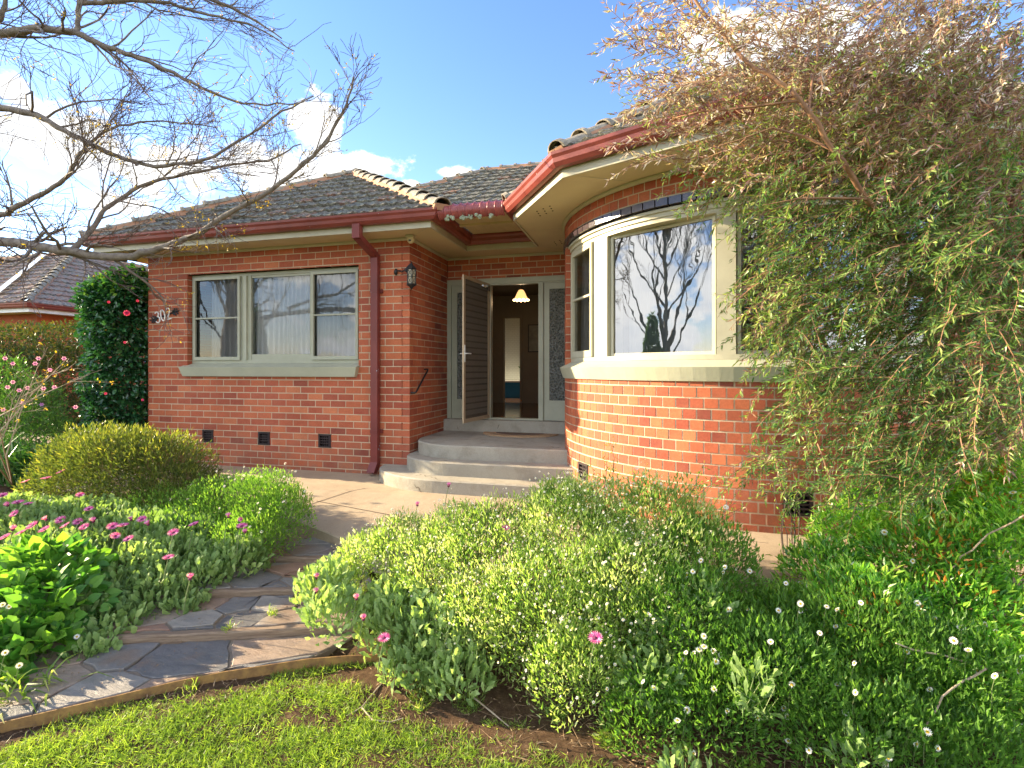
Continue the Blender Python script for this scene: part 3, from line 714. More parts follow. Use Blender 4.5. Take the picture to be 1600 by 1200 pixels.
def caps(mb, mbed, p, q, rad=0.105, L_=0.34, z_lift=0.045):
    p = np.array(p, float); q = np.array(q, float); d = q - p; Ls = np.linalg.norm(d); d /= Ls
    sd = np.cross(d, [0, 0, 1.0]); sd /= np.linalg.norm(sd); up = np.cross(sd, d); n = int(Ls / L_)
    ang = np.linspace(0, math.pi, 9)
    for i in range(n + 1):
        a = p + d * (i * L_); b = p + d * min(Ls, (i + 1) * L_ + 0.06)
        j = rng.normal(0, .006, 2); rings = []
        for c, r_, lift in ((a, rad * 1.12, z_lift + .022), (a + d * .05, rad * 1.12, z_lift + .022), (a + d * .055, rad, z_lift + .008), (b, rad * .95, z_lift)):
            rings.append(c + sd * j[0] + up * (lift + j[1]) + np.cos(ang)[:, None] * r_ * sd + (np.sin(ang)[:, None] * r_ * .78 - .03) * up)
        rings.insert(0, rings[0] - up * .0 + (rings[0].mean(0) - rings[0]) * .22)
        V = np.concatenate(rings); k = 9; fs = []
        for r_ in range(4):
            for t in range(8): fs.append((r_ * k + t, r_ * k + t + 1, (r_ + 1) * k + t + 1, (r_ + 1) * k + t))
        mb.add(V, fs, rng.random())
    w_ = rad * 1.12
    mbed.add([p + sd * w_ - up * .03, q + sd * w_ - up * .03, q + sd * w_ * .8 + up * .05, p + sd * w_ * .8 + up * .05,
              p - sd * w_ - up * .03, q - sd * w_ - up * .03, q - sd * w_ * .8 + up * .05, p - sd * w_ * .8 + up * .05], [(0, 1, 2, 3), (4, 7, 6, 5), (0, 3, 7, 4)])
def zr(d): return ZE + TS * d
PK = (-5.24, 8.5, zr(2.80)); JN = (-5.24, 9.84, zr(2.80)); RG = (-3.62, 11.46, zr(4.42)); AP = (1.02, 6.586, 4.92)
gL, gF, gR, gB = -8.04, 5.70, -2.46, 7.0
m = MB()
tile_plane(m, [(gL, gF, ZE), (gR, gF, ZE), (-5.25, gF + 2.79, zr(2.79))])
tile_plane(m, [(gR, gF, ZE), (gR, gB + .04, ZE), (-5.25, gB + .04 + 2.79, zr(2.79)), (-5.25, gF + 2.79, zr(2.79))])
tile_plane(m, [(gR, gB, ZE), (12, gB, ZE), (12, gB + 4.43, zr(4.43)), (-3.62, gB + 4.43, zr(4.43)), (-5.25, gB + 2.79, zr(2.79))])
tile_plane(m, [(gL, 16, ZE), (gL, gF, ZE), (-5.25, gF + 2.79, zr(2.79)), (-5.25, gB + 2.79, zr(2.79)), (-3.62, gB + 4.43, zr(4.43)), (-3.62, 16, zr(4.43))])
tile_plane(m, [(-1.56, 7.2, ZE), (-1.56, 5.76, ZE), AP, (AP[0], 8.0, AP[2]), (-1.5, 7.3, ZE)][:4])
bo = [(-1.57, 5.76), (-0.775, 4.52), (1.02, 3.75), (2.815, 4.52), (3.61, 5.76)]
for a, b in zip(bo[:-1], bo[1:]): tile_plane(m, [(*a, ZE), (*b, ZE), AP])
tile_plane(m, [(3.61, 5.76, ZE), (3.61, 7.2, ZE), (AP[0], 9.4, AP[2]), AP])
m.add([(12, gB + 4.43, zr(4.43)), (-3.62, gB + 4.43, zr(4.43)), (-3.62, 16, ZE + .3), (12, 16, ZE + .3)], [(0, 1, 2, 3)])
roof = m.build('roof', M['tile'], house)
def cap_line(p, q, par, **k):
    mc, md = MB(), MB(); caps(mc, md, p, q, **k); c = mc.build('ridge_cap', M['cap'], par); md.build('ridge_mortar', M['bed'], par)
for p, q in [((gR + .10, gF + .02, ZE + .01), PK), ((gL, gF, ZE), PK), (PK, JN), (JN, RG), (RG, (12, RG[1], RG[2]))] + [((*b, ZE), AP) for b in bo] + [(AP, (AP[0], 9.5, AP[2]))]: cap_line(p, q, roof)

# corrugated awning between the two gutters over the steps
m = MB(); xs = np.arange(-2.425, -1.60, 0.006); prof = [(5.80, 3.235), (5.745, 3.265), (5.72, 3.31), (5.735, 3.365), (5.79, 3.405), (5.90, 3.425), (6.4, 3.43), (6.97, 3.42)]
cr = 0.013 * np.clip(np.cos(2 * math.pi * (xs + 2.425) / 0.09), 0, 1) ** 2.5 + .004 * np.clip(np.cos(2 * math.pi * (xs + 2.40) / 0.03), 0, 1)
V = []
for k, (yy, zz) in enumerate(prof):
    a = prof[max(0, k - 1)]; b = prof[min(len(prof) - 1, k + 1)]; d = np.array([b[0] - a[0], b[1] - a[1]]); d /= np.linalg.norm(d); nn = np.array([-d[1], d[0]])
    V.append(np.stack([xs, yy + nn[0] * cr * 1.0, zz + nn[1] * cr], 1))
N = len(xs); nr = len(prof); V = np.concatenate(V); i = np.arange(N - 1)[None, :]; r = np.arange(nr - 1)[:, None]
m.add(V, np.stack([r * N + i, r * N + i + 1, (r + 1) * N + i + 1, (r + 1) * N + i], -1).reshape(-1, 4))
aw = m.build('porch_awning', M['awning'], house, smooth=True)
m = MB(); 
for i, x0 in enumerate(np.arange(-2.40, -1.66, 0.13)):
    for (ya, yb, dz) in ((5.80, 6.42, 0.0), (6.425, 6.97, .012)):
        x1 = min(x0 + .127, -1.64); z0 = 3.345
        m.hexa([(x0, ya, z0 + .01), (x1, ya, z0 + .01), (x1, yb, z0 + dz), (x0, yb, z0 + dz), (x0, ya, z0 + .03), (x1, ya, z0 + .03), (x1, yb, z0 + .03), (x0, yb, z0 + .03)])
m.box(-2.40, -1.64, 6.40, 6.44, 3.315, 3.344)
m.build('awning_lining', M['awning_under'], house)
m = MB()
GL = paint('grey_lichen', (0.38, 0.42, 0.30), (0.22, 0.27, 0.19), 60, 0.95, 1.0)
for x_ in (-2.33, -2.25, -2.13, -2.05, -1.92, -1.78):
    m = MB()
    for _ in range(5):
        c = (x_ + rng.normal(0, .02), 5.765 + rng.normal(0, .012), 3.24 + rng.normal(0, .015)); r_ = rng.uniform(.014, .026)
        m.lathe([(0.001, -r_), (r_ * .7, -r_ * .7), (r_, 0), (r_ * .8, r_ * .6), (0.001, r_ * .9)], c, 7)
    m.build('lichen_tuft', GL, house)

# ---- left window
def rframe(m, x0, x1, z0, z1, w_, y0, y1, wb=None):
    wb = wb or w_
    m.box(x0, x0 + w_, y0, y1, z0, z1); m.box(x1 - w_, x1, y0, y1, z0, z1)
    m.box(x0 + w_, x1 - w_, y0 + .0005, y1, z1 - w_, z1 - .0005); m.box(x0 + w_, x1 - w_, y0 + .0005, y1, z0 + .0005, z0 + wb)
win = empty('window', (-5.2, FY, 1.5)); win.parent = house; win.matrix_parent_inverse = Matrix.Translation((3, -7.5, 0))
def part_w(mb, name, mat, par, **k):
    o = mb.build(name, mat, None, **k); o.parent = par; o.matrix_parent_inverse = Matrix.Translation((-par.location)); return o
m = MB()
rframe(m, WX0 + .002, WX1 - .002, 1.505, WZ1 - .002, 0.045, 6.315, 6.40, wb=.05)
m.box(-5.80, -5.63, 6.318, 6.395, 1.555, WZ1 - .047); m.box(-5.74, -5.69, 6.29, 6.317, 1.555, WZ1 - .05); m.box(-4.63, -4.585, 6.318, 6.395, 1.555, WZ1 - .047)
m.box(-5.629, -4.631, 6.325, 6.39, 1.556, 1.64)
m.box(-5.629, -4.631, 6.33, 6.385, 2.765, 2.797)
part_w(m, 'window_frame', M['frame_green'], win)
for (x0, x1) in ((-6.655, -5.805), (-4.59, -3.845)):
    m = MB(); rframe(m, x0, x1, 1.556, 2.798, .038, 6.285, 6.314, wb=.05); m.box(x0 + .038, x1 - .038, 6.292, 6.308, 2.175, 2.197)
    part_w(m, 'sash', M['frame_green'], win)
    m = MB(); m.add([(x0 + .03, 6.33, 1.6), (x1 - .03, 6.33, 1.6), (x1 - .03, 6.33, 2.76), (x0 + .03, 6.33, 2.76)], [(0, 1, 2, 3)]); part_w(m, 'pane', M['flyscreen'], win)
m = MB(); m.add([(-5.63, 6.35, 1.63), (-4.63, 6.35, 1.63), (-4.63, 6.35, 2.77), (-5.63, 6.35, 2.77)], [(0, 1, 2, 3)]); part_w(m, 'pane', M['glass'], win)
m = MB(); SP = [(-0.085, 1.30), (0.058, 1.318), (0.088, 1.45), (-0.082, 1.504)]
V = []
for x_, k in ((-6.775, 0), (-3.785, 1)):
    for j, (o, z) in enumerate(SP):
        dx = (-.0 if j in (1,) else 0); V.append((x_ + (0.045 if j in (0, 1) else 0) * (1 if k == 0 else -1), FY - o, z))
m.add(V, [(0, 1, 5, 4), (1, 2, 6, 5), (2, 3, 7, 6), (3, 0, 4, 7), (0, 3, 2, 1), (4, 5, 6, 7)]); part_w(m, 'sill', M['sill'], win)

# curtains behind the left window
def curtain(name, pts, z0, z1, mat, label, amp=0.022, wl_=0.085, cat='curtain', group=None):
    pts = np.array(pts, float); seg = np.linalg.norm(np.diff(pts, axis=0), axis=1); s_ = np.r_[0, np.cumsum(seg)]
    u = np.arange(0, s_[-1], 0.008); x = np.interp(u, s_, pts[:, 0]); y = np.interp(u, s_, pts[:, 1])
    tx = np.gradient(x); ty = np.gradient(y); l_ = np.hypot(tx, ty); nx_, ny_ = ty / l_, -tx / l_
    ph = 2 * math.pi * u / wl_ + 1.6 * np.sin(u * 9.0)
    rows = []
    for k, z in enumerate(np.linspace(z0, z1, 6)):
        o = amp * np.sin(ph + 0.25 * k * np.sin(u * 5)) * (1.15 - .1 * k); rows.append(np.stack([x + nx_ * o, y + ny_ * o, np.full_like(x, z)], 1))
    N = len(u); V = np.concatenate(rows); i = np.arange(N - 1)[None, :]; r = np.arange(5)[:, None]
    m = MB(); m.add(V, np.stack([r * N + i, r * N + i + 1, (r + 1) * N + i + 1, (r + 1) * N + i], -1).reshape(-1, 4))
    return tag(m.build(name, mat, smooth=True), label, cat, group)
curtain('sheer_curtain', [(-6.45, 6.44), (-3.7, 6.44)], 1.35, 3.0, M['sheer'], 'white pleated sheer curtain across the flat front window beside the downpipe')

# ---- bay window
bwin = empty('bay_window', (1.0, 4.65, 1.5)); bwin.parent = house; bwin.matrix_parent_inverse = Matrix.Translation((3, -7.5, 0))
def arcbox(m, a0, a1, r0, r1, z0, z1, step=3.0):
    n = max(2, int(abs(a1 - a0) / step) + 1); p = arc(*BC, r0, a0, a1, n); q = arc(*BC, r1, a0, a1, n); V = []
    for i in range(n): V += [(*q[i], z0), (*p[i], z0), (*p[i], z1), (*q[i], z1)]
    fs = [(0, 1, 2, 3), (4 * (n - 1), 4 * (n - 1) + 3, 4 * (n - 1) + 2, 4 * (n - 1) + 1)]
    for i in range(n - 1):
        for k in range(4): fs.append((4 * i + k, 4 * i + 4 + k, 4 * i + 4 + (k + 1) % 4, 4 * i + (k + 1) % 4))
    m.add(V, fs)
m = MB(); J = A
arcbox(m, J['j0'] + .1, J['j1'] - .1, 1.837, 1.967, 2.80, 2.870, 2)      # head
arcbox(m, J['j0'] + .1, J['j1'] - .1, 1.837, 1.989, 2.842, 2.869, 2)
arcbox(m, J['j0'] + .1, J['j1'] - .1, 1.847, 1.952, 2.76, 2.799, 2)
arcbox(m, J['j0'] + .1, J['j1'] - .1, 1.837, 1.957, 1.505, 1.548, 2)     # sub-sill
for a, b, r in ((J['j0'] + .15, J['c0'], 1.962), (J['c1'], J['p1'], 1.951), (J['m0'], J['m1'], 1.951), (J['p2'], J['c2'], 1.951), (J['c3'], J['j1'] - .15, 1.962)):
    arcbox(m, a, b, 1.837, r, 1.5485, 2.7595, 3)
part_w(m, 'window_frame', M['frame'], bwin)
def chordframe(m, a0, a1, r, z0, z1, w_, th, wb=None, mid=None):
    p = arc(*BC, r, a0, a1, 2); d = p[1] - p[0]; Ls = np.linalg.norm(d); d /= Ls; nn = np.array([d[1], -d[0]]); wb = wb or w_
    def bx(u0, u1, za, zb, t0=0, t1=None):
        t1 = th if t1 is None else t1
        c = [p[0] + d * u0 + nn * t0, p[0] + d * u1 + nn * t0, p[0] + d * u1 + nn * t1, p[0] + d * u0 + nn * t1]
        m.hexa([(*q, za) for q in c] + [(*q, zb) for q in c])
    bx(0, w_, z0, z1); bx(Ls - w_, Ls, z0, z1); bx(w_, Ls - w_, z0, z0 + wb, 0, th - .002); bx(w_, Ls - w_, z1 - w_, z1, 0, th - .002)
    if mid: bx(w_, Ls - w_, mid, mid + .022, .004, th - .006)
    return p, d, nn, Ls
for a, b in ((J['c0'] + .3, J['c1'] - .3), (J['c2'] + .3, J['c3'] - .3)):
    m = MB(); p, d, nn, Ls = chordframe(m, a, b, 1.942, 1.552, 2.755, .045, .035, wb=.07, mid=2.20); part_w(m, 'sash', M['frame'], bwin)
    m = MB(); c0 = p[0] + d * .03 + nn * .004; c1 = p[1] - d * .03 + nn * .004
    m.add([(*c0, 1.6), (*c1, 1.6), (*c1, 2.73), (*c0, 2.73)], [(0, 1, 2, 3)]); part_w(m, 'pane', M['flyscreen'], bwin)
for a, b in ((J['p1'] + .1, J['m0'] - .1), (J['m1'] + .1, J['p2'] - .1)):
    m = MB(); p, d, nn, Ls = chordframe(m, a, b, 1.882, 1.549, 2.759, .03, .03, wb=.03); part_w(m, 'glazing_bead', M['frame'], bwin)
    m = MB(); c0 = p[0] + d * .02 + nn * .012; c1 = p[1] - d * .02 + nn * .012
    m.add([(*c0, 1.565), (*c1, 1.565), (*c1, 2.745), (*c0, 2.745)], [(0, 1, 2, 3)]); part_w(m, 'pane', M['glass_bay'], bwin)
m = MB(); bp = [(-1.0, 6.75)] + [tuple(q) for q in arc(*BC, BR, 180, 360, 61)] + [(3.037, 6.75)]
sweep(m, [(-0.085, 1.30), (0.022, 1.318), (0.062, 1.440), (-0.06, 1.5035)], bp); part_w(m, 'sill', M['sill'], bwin)
curtain('sheer_curtain', arc(*BC, 1.73, 227, 256, 12), 1.4, 2.95, M['sheer'], 'white sheer curtain behind the big left pane of the curved bay')
curtain('sheer_curtain', arc(*BC, 1.73, 263, 293, 12), 1.4, 2.95, M['sheer'], 'white sheer curtain behind the bay pane half hidden by the weeping shrub')
curtain('drape', [(-.95, 6.45), (-.80, 6.16), (-.68, 5.93)] + [tuple(q) for q in arc(*BC, 1.78, 211, 225, 6)], 1.4, 2.95, M['drape'], 'grey drape gathered beside the narrow casement of the curved bay', wl_=0.11)

# ---- door screen: frame, sidelights
def world_part(mb, name, mat, par=None, **k): return mb.build(name, mat, par or house, **k)
ZT, ZD = 0.65, 2.735
m = MB(); y0, y1 = 7.55, 7.66
m.box(-3.038, -2.975, y0, y1, ZT, 2.82); m.box(-2.405, -2.322, y0, y1, ZT, 2.72); m.box(-1.57, -1.50, y0, y1, ZT, 2.72); m.box(-1.035, -0.99, y0 + .001, y1, ZT, 2.819)
m.box(-2.975, -1.035, y0 + .002, y1, 2.742, 2.818); m.box(-2.975, -1.035, y0 + .02, y1, 2.72, 2.7415)
m.box(-2.322, -1.57, y0 - .01, y1, ZT, ZT + .022)
df = m.build('door_frame', M['frame_green'], house)
for (x0, x1) in ((-2.974, -2.406), (-1.499, -1.036)):
    m = MB(); rframe(m, x0, x1, ZT + .001, 2.719, .09, 7.585, 7.625, wb=.30); m.box(x0 + .09, x1 - .09, 7.60, 7.62, ZT + .08, ZT + .12)
    sd_ = m.build('sidelight', M['frame_green'], house)
    m = MB(); m.box(x0 + .088, x1 - .088, 7.60, 7.608, ZT + .295, 2.635); m.build('pane', M['obscure'], sd_)

# ---- screen door, hinged on the left of the opening, standing open
hx, hy = -2.345, 7.545; ang = R(-97.5)
sd = empty('screen_door', (hx, hy, 0)); sd.parent = house; sd.matrix_parent_inverse = Matrix.Translation((3, -7.5, 0)); sd.rotation_euler = (0, 0, ang)
def loc(mb, name, mat, par): o = mb.build(name, mat); o.parent = par; return o
W_, z0, z1 = 0.86, ZT + .02, 2.735
m = MB(); rframe(m, 0, W_, z0, z1, .05, -.012, .012, wb=.055); loc(m, 'door_leaf_frame', M['alu'], sd)
m = MB(); m.box(.045, W_ - .045, -.003, -.001, z0 + .05, z1 - .045)
mm, t_ = newmat('fly_mesh'); tr_ = t_.new('ShaderNodeBsdfTransparent'); df_ = t_.new('ShaderNodeBsdfDiffuse'); df_.inputs[0].default_value = (.11, .09, .07, 1)
mx_ = t_.new('ShaderNodeMixShader'); mx_.inputs[0].default_value = .80; t_.link(tr_.outputs[0], mx_.inputs[1]); t_.link(df_.outputs[0], mx_.inputs[2]); t_.link(mx_.outputs[0], t_.out.inputs[0])
loc(m, 'fly_mesh', mm, sd)
m = MB()
for zz in np.arange(z0 + .09, z1 - .08, .088):
    m.box(.05, W_ - .05, -.006, -.0035, zz - .003, zz + .003)
    for xx in np.arange(.075, W_ - .06, .028): m.box(xx, xx + .006, .001, .004, zz + .012, zz + .076)
loc(m, 'door_grille', paint('bronze_grille', (0.19, 0.155, 0.115), None, 10, 0.5, 0), sd)
m = MB(); m.box(W_ - .04, W_ - .012, .012, .02, 1.52, 1.76); m.box(W_ - .04, W_ - .012, -.02, -.012, 1.52, 1.76)
for s_ in (-1, 1): m.tube([(W_ - .026, s_ * .018, 1.64), (W_ - .026, s_ * .055, 1.64), (W_ - .05, s_ * .06, 1.64), (W_ - .13, s_ * .058, 1.64)], .008, 8)
loc(m, 'door_handle', M['white'], sd)
m = MB(); m.tube([(.12, .02, 2.66), (.33, .05, 2.66)], .014, 8); m.box(.03, .12, .012, .03, 2.62, 2.70); loc(m, 'door_closer', M['steel'], sd)

# ---- hallway and rooms behind the glass
def shell(name, mat, boxes, par=house):
    m = MB()
    for b in boxes: m.box(*b)
    return m.build(name, mat, par)
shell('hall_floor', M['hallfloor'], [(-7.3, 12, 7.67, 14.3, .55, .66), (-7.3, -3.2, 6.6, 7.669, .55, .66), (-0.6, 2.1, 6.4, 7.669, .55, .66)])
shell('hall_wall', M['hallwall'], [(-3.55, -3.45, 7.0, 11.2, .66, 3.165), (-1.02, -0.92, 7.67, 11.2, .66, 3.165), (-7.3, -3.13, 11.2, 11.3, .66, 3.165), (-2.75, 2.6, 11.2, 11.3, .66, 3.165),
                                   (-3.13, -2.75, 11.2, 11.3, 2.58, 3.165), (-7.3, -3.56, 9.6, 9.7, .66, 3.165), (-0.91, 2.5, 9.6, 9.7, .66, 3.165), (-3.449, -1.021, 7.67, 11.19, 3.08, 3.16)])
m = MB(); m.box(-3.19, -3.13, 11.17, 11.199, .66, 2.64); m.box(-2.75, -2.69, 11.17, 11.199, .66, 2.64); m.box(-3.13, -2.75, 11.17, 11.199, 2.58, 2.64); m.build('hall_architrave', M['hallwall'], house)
mt, t_ = newmat('white_wall_tile'); b_ = bsdf(t_, .2, .5); br = t_.new('ShaderNodeTexBrick'); mp = t_.new('ShaderNodeMapping'); mp.inputs['Rotation'].default_value = (R(90), 0, 0)
t_.link(objco(t_), mp.inputs[0]); t_.link(mp.outputs[0], br.inputs[0]); br.inputs['Scale'].default_value = 5; br.inputs['Color1'].default_value = br.inputs['Color2'].default_value = (.78, .82, .76, 1)
br.inputs['Mortar'].default_value = (.6, .62, .58, 1); br.inputs['Mortar Size'].default_value = .012; t_.link(br.outputs[0], b_.inputs[0])
shell('tiled_wall', mt, [(-5.2, 1.5, 13.4, 13.5, .66, 3.16)])
cab = empty('cabinet', (-3.2, 13.1, .66), label='blue panelled bath with white top, seen down the dark hallway', cat='bath')
m = MB(); m.box(-4.2, -1.9, 12.95, 13.38, .72, 1.08); m.build('front_panel', M['blue'], cab)
m = MB(); m.box(-4.22, -1.88, 12.92, 13.385, 1.0805, 1.12); m.build('top', M['white'], cab)
m = MB(); m.box(-4.2, -1.9, 12.99, 13.3, .662, .719); m.build('plinth', M['blue'], cab)

pp = empty('potted_plant', (-2.98, 13.15, 1.12), label='leafy plant in a white pot on the blue panelled bath', cat='plant')
m = MB(); m.lathe([(.001, 0), (.06, 0), (.085, .13), (.075, .13), (.001, .11)], (-2.98, 13.15, 1.121), 16); m.build('pot', M['white'], pp, smooth=True)
m = MB()
for k in range(11):
    a = k * 2.4; r_ = .10 + .05 * (k % 3); q = np.array([-2.98 + math.cos(a) * r_, 13.15 + math.sin(a) * r_ * .6, 1.30 + .03 * (k % 5)]); b0 = np.array([-2.98, 13.15, 1.24]); m.tube([b0, (b0 + q) / 2 + [0, 0, .04], q], .004, 4)
    d = np.array([math.cos(a), math.sin(a) * .6, .5 + .2 * (k % 2)]); d /= np.linalg.norm(d); sd__ = np.cross(d, [0, -1, .2]); sd__ /= np.linalg.norm(sd__)
    m.add([q, q + d * .07 + sd__ * .035, q + d * .17, q + d * .07 - sd__ * .035], [(0, 1, 2, 3)])
m.build('leaves', L['strap'], pp)

# ---- steps
def step_poly(cx_, cy_, a_, b_, xr):
    th = np.linspace(math.pi, 1.5 * math.pi, 22); p = [(cx_ + a_ * math.cos(t), cy_ + b_ * math.sin(t)) for t in th]
    return p + [(xr, cy_ - b_)]
def edge_prism(m, poly, z0, z1):
    m.prism(poly, z0, z1, bevel=0.014)
steps = []
for nm, (cx_, cy_, a_, b_, xr, back, z0, z1) in {'step': (-2.3, 6.24, 1.10, .79, -0.35, 6.6, -.05, .15), 'step ': (-2.3, 6.24, .737, .54, -0.45, 6.9, .10, .31), 'porch_slab': (-2.3, 6.62, .737, .67, -0.6, 7.5, .20, .474)}.items():
    p = step_poly(cx_, cy_, a_, b_, xr)
    p = p + [(xr, back), (-3.038 if nm != 'step' else -2.6, back)]
    if nm == 'step': p = step_poly(cx_, cy_ - .012, a_, b_ - .012, xr) + [(xr, 6.6), (-2.8, 6.6), (-2.8, 6.2285)]
    m = MB(); edge_prism(m, p, z0, z1); m.build(nm.strip(), M['step'], house)
m = MB(); m.box(-3.036, -1.003, 7.40, 7.68, .40, ZT - .001); m.build('threshold', M['step'], house)

# ---- vents
def vent(x0, x1, y, z0, z1):
    m = MB(); rframe(m, x0, x1, z0, z1, .022, y - .006, y + .06)
    nz_, nx_ = 4, 5
    for i in range(1, nz_): zz = z0 + .022 + (z1 - z0 - .044) * i / nz_; m.box(x0 + .022, x1 - .022, y + .004, y + .02, zz - .007, zz + .007)
    for i in range(1, nx_): xx = x0 + .022 + (x1 - x0 - .044) * i / nx_; m.box(xx - .007, xx + .007, y + .0205, y + .035, z0 + .022, z1 - .022)
    v = m.build('wall_vent', M['vent'], house); m = MB(); m.box(x0 + .002, x1 - .002, y + .061, y + .08, z0, z1); m.build('vent_back', M['dark'], v)
for a, b in vents: vent(a + .002, b - .002, FY, .331, .515)
for deg in (214, 274.6):
    m = MB(); rframe(m, -.108, .108, -.092, .092, .022, -.004, .06)
    for i in range(1, 4): zz = -.070 + .140 * i / 4; m.box(-.086, .086, .004, .02, zz - .008, zz + .008)
    for i in range(1, 5): xx = -.086 + .172 * i / 5; m.box(xx - .008, xx + .008, .0205, .035, -.070, .070)
    m.box(-.106, .106, .061, .08, -.09, .09)
    o = m.build('wall_vent', M['vent'], house, local=True); c = arc(*BC, BR, deg, deg, 1)[0]
    o.matrix_parent_inverse = Matrix.Translation((3, -7.5, 0)); o.location = (c[0], c[1], .329); o.rotation_euler = (0, 0, R(deg - 270))

# ---- downpipe
m = MB()
def sqpipe(m, p, q, a=.05, b=.037):
    p = np.array(p); q = np.array(q); d = q - p; d /= np.linalg.norm(d); x = np.array([1.0, 0, 0]); y = np.cross(d, x); y /= np.linalg.norm(y)
    c = [(-a, -b), (a, -b), (a, b), (-a, b)]; m.hexa([p + x * i + y * j for i, j in c] + [q + x * i + y * j for i, j in c])
DX = -3.51
sqpipe(m, (DX, 6.165, .17), (DX, 6.165, 2.955)); sqpipe(m, (DX + .002, 6.150, 2.94), (DX + .004, 5.72, 3.085), .048, .036); sqpipe(m, (DX + .005, 5.715, 3.06), (DX + .005, 5.715, 3.235), .052, .040)
sqpipe(m, (DX - .002, 6.165, .17), (DX - .03, 6.12, .035), .055, .042)
dp = m.build('downpipe', M['pipe'], house)
for zz in (.59, 2.47): m = MB(); m.box(DX - .085, DX + .085, 6.196, 6.226, zz - .025, zz + .025); m.box(DX - .053, DX + .053, 6.122, 6.1955, zz - .022, zz + .022); m.build('pipe_strap', M['pipe'], dp)
# ---- handrail grip on the recess wall
m = MB(); m.tube([(-3.04, 6.27, 1.105), (-2.985, 6.27, 1.105), (-2.975, 6.29, 1.115), (-2.975, 6.66, 1.40), (-2.985, 6.69, 1.42), (-3.04, 6.69, 1.42)], .013, 10)
m.lathe([(.001, -.0), (.03, 0), (.03, .008), (.001, .008)], (-3.01, 6.27, 1.10), 12)
m.build('grab_rail', M['black'], house, smooth=True)
# ---- security camera and eave lights
sc = empty('soffit_camera', (-2.97, 6.12, 3.1), label='small cream camera under the eave above the wall lantern', cat='camera')
m = MB(); m.box(-3.02, -2.92, 6.07, 6.17, 3.135, 3.164); m.build('mount', M['frame'], sc)
m = MB(); m.lathe([(.001, -.055), (.025, -.05), (.042, -.03), (.045, 0), (.045, .02)], (-2.97, 6.12, 3.114), 16); m.build('dome', M['soffit'], sc, smooth=True)
m = MB(); m.lathe([(.001, -.02), (.017, -.014), (.02, 0)], (-2.965, 6.085, 3.098), 12); m.build('lens', M['black'], sc, smooth=True)
fl = empty('floodlight', (-7.3, 5.9, 3.05), label='pair of small eave floodlights at the far left corner of the house', cat='light')
m = MB(); m.box(-7.42, -7.30, 5.90, 5.98, 3.10, 3.166); m.build('mount', M['frame'], fl)
for dx in (-.12, .06):
    m = MB(); m.lathe([(.02, .10), (.035, .08), (.045, .02), (.062, 0), (.05, .012), (.001, .02)], (-7.36 + dx, 5.86, 3.02), 14); m.build('lamp_head', M['vent'], fl, smooth=True)

# ---- wall lantern
ln = empty('wall_lantern', (-2.93, 6.05, 2.6), label='black wrought iron wall lantern with leaded amber panes beside the porch', cat='lantern')
cxl, cyl = -2.925, 6.05
m = MB(); m.lathe([(.001, .19), (.008, .17), (.03, .135), (.062, .10), (.070, .098), (.070, .09), (.001, .09)], (cxl, cyl, 2.62), 6); m.build('lid', M['black'], ln)
m = MB()
for k in range(6):
    a = k * math.pi / 3; a2 = a + math.pi / 3; r_ = .060
    p = (cxl + r_ * math.cos(a), cyl + r_ * math.sin(a)); q = (cxl + r_ * math.cos(a2), cyl + r_ * math.sin(a2))
    m.tube([(*p, 2.51), (*p, 2.712)], .0045, 5)
    for zz in (2.512, 2.61, 2.71): m.tube([(*p, zz), (*q, zz)], .004, 4)
    for za, zb in ((2.512, 2.61), (2.61, 2.71)):
        m.tube([(*p, za), (*q, zb)], .0028, 4); m.tube([(*p, zb), (*q, za)], .0028, 4)
m.build('cage', M['black'], ln)
m = MB(); m.lathe([(.052, -.09), (.052, .09)], (cxl, cyl, 2.61), 6); m.build('lantern_pane', paint('amber_glass', (.42, .36, .24), None, 30, .2, 0), ln)
m = MB(); m.lathe([(.072, -.11), (.070, -.125), (.03, -.15), (.010, -.175), (.001, -.19)], (cxl, cyl, 2.63), 6); m.lathe([(.001, -.108), (.072, -.11)], (cxl, cyl, 2.63), 6); m.build('base', M['black'], ln)
m = MB(); m.tube([(-3.23, 6.235, 2.72), (-3.18, 6.16, 2.722), (-3.08, 6.11, 2.70), (-3.02, 6.07, 2.715), (-2.975, 6.055, 2.75), (-2.93, 6.05, 2.785)], [.010, .012, .010, .010, .009, .008], 8)
m.lathe([(.001, -.05), (.02, -.03), (.028, 0), (.02, .03), (.001, .05)], (-3.235, 6.222, 2.72), 10); m.lathe([(.001, -.03), (.026, -.012), (.026, .012), (.001, .03)], (-3.0, 6.065, 2.70), 10)
m.build('bracket', M['black'], ln, smooth=True)

# ---- house number
hn = empty('house_number', (-7.12, 6.22, 2.24), label='tilted white 302 house number on black scrollwork beside the climbing camellia', cat='house number'); hn.rotation_euler = (0, R(-14), 0)
m = MB(); m.tube([(-.27, 0, 0), (.27, 0, 0)], .011, 6)
for sx_ in (-1, 1):
    for k, (dx, dz) in enumerate(((.21, .050), (.21, -.050), (.25, .04), (.25, -.04), (.18, .035), (.18, -.035), (.275, .0))):
        p0 = np.array([sx_ * (dx - .03), 0, 0]); p1 = np.array([sx_ * dx, -.004, dz]); p2 = np.array([sx_ * (dx + .02), -.004, dz * 1.15])
        m.tube([p0, (p0 + p1) / 2 + [sx_ * .01, 0, dz * .2], p1, p2], [.009, .011, .010, .004], 5)
loc(m, 'scrollwork', M['black'], hn)
def arcp(cx_, cz_, rx, rz, a0, a1, n=14): t = np.radians(np.linspace(a0, a1, n)); return [(cx_ + rx * math.cos(u), 0, cz_ + rz * math.sin(u)) for u in t]
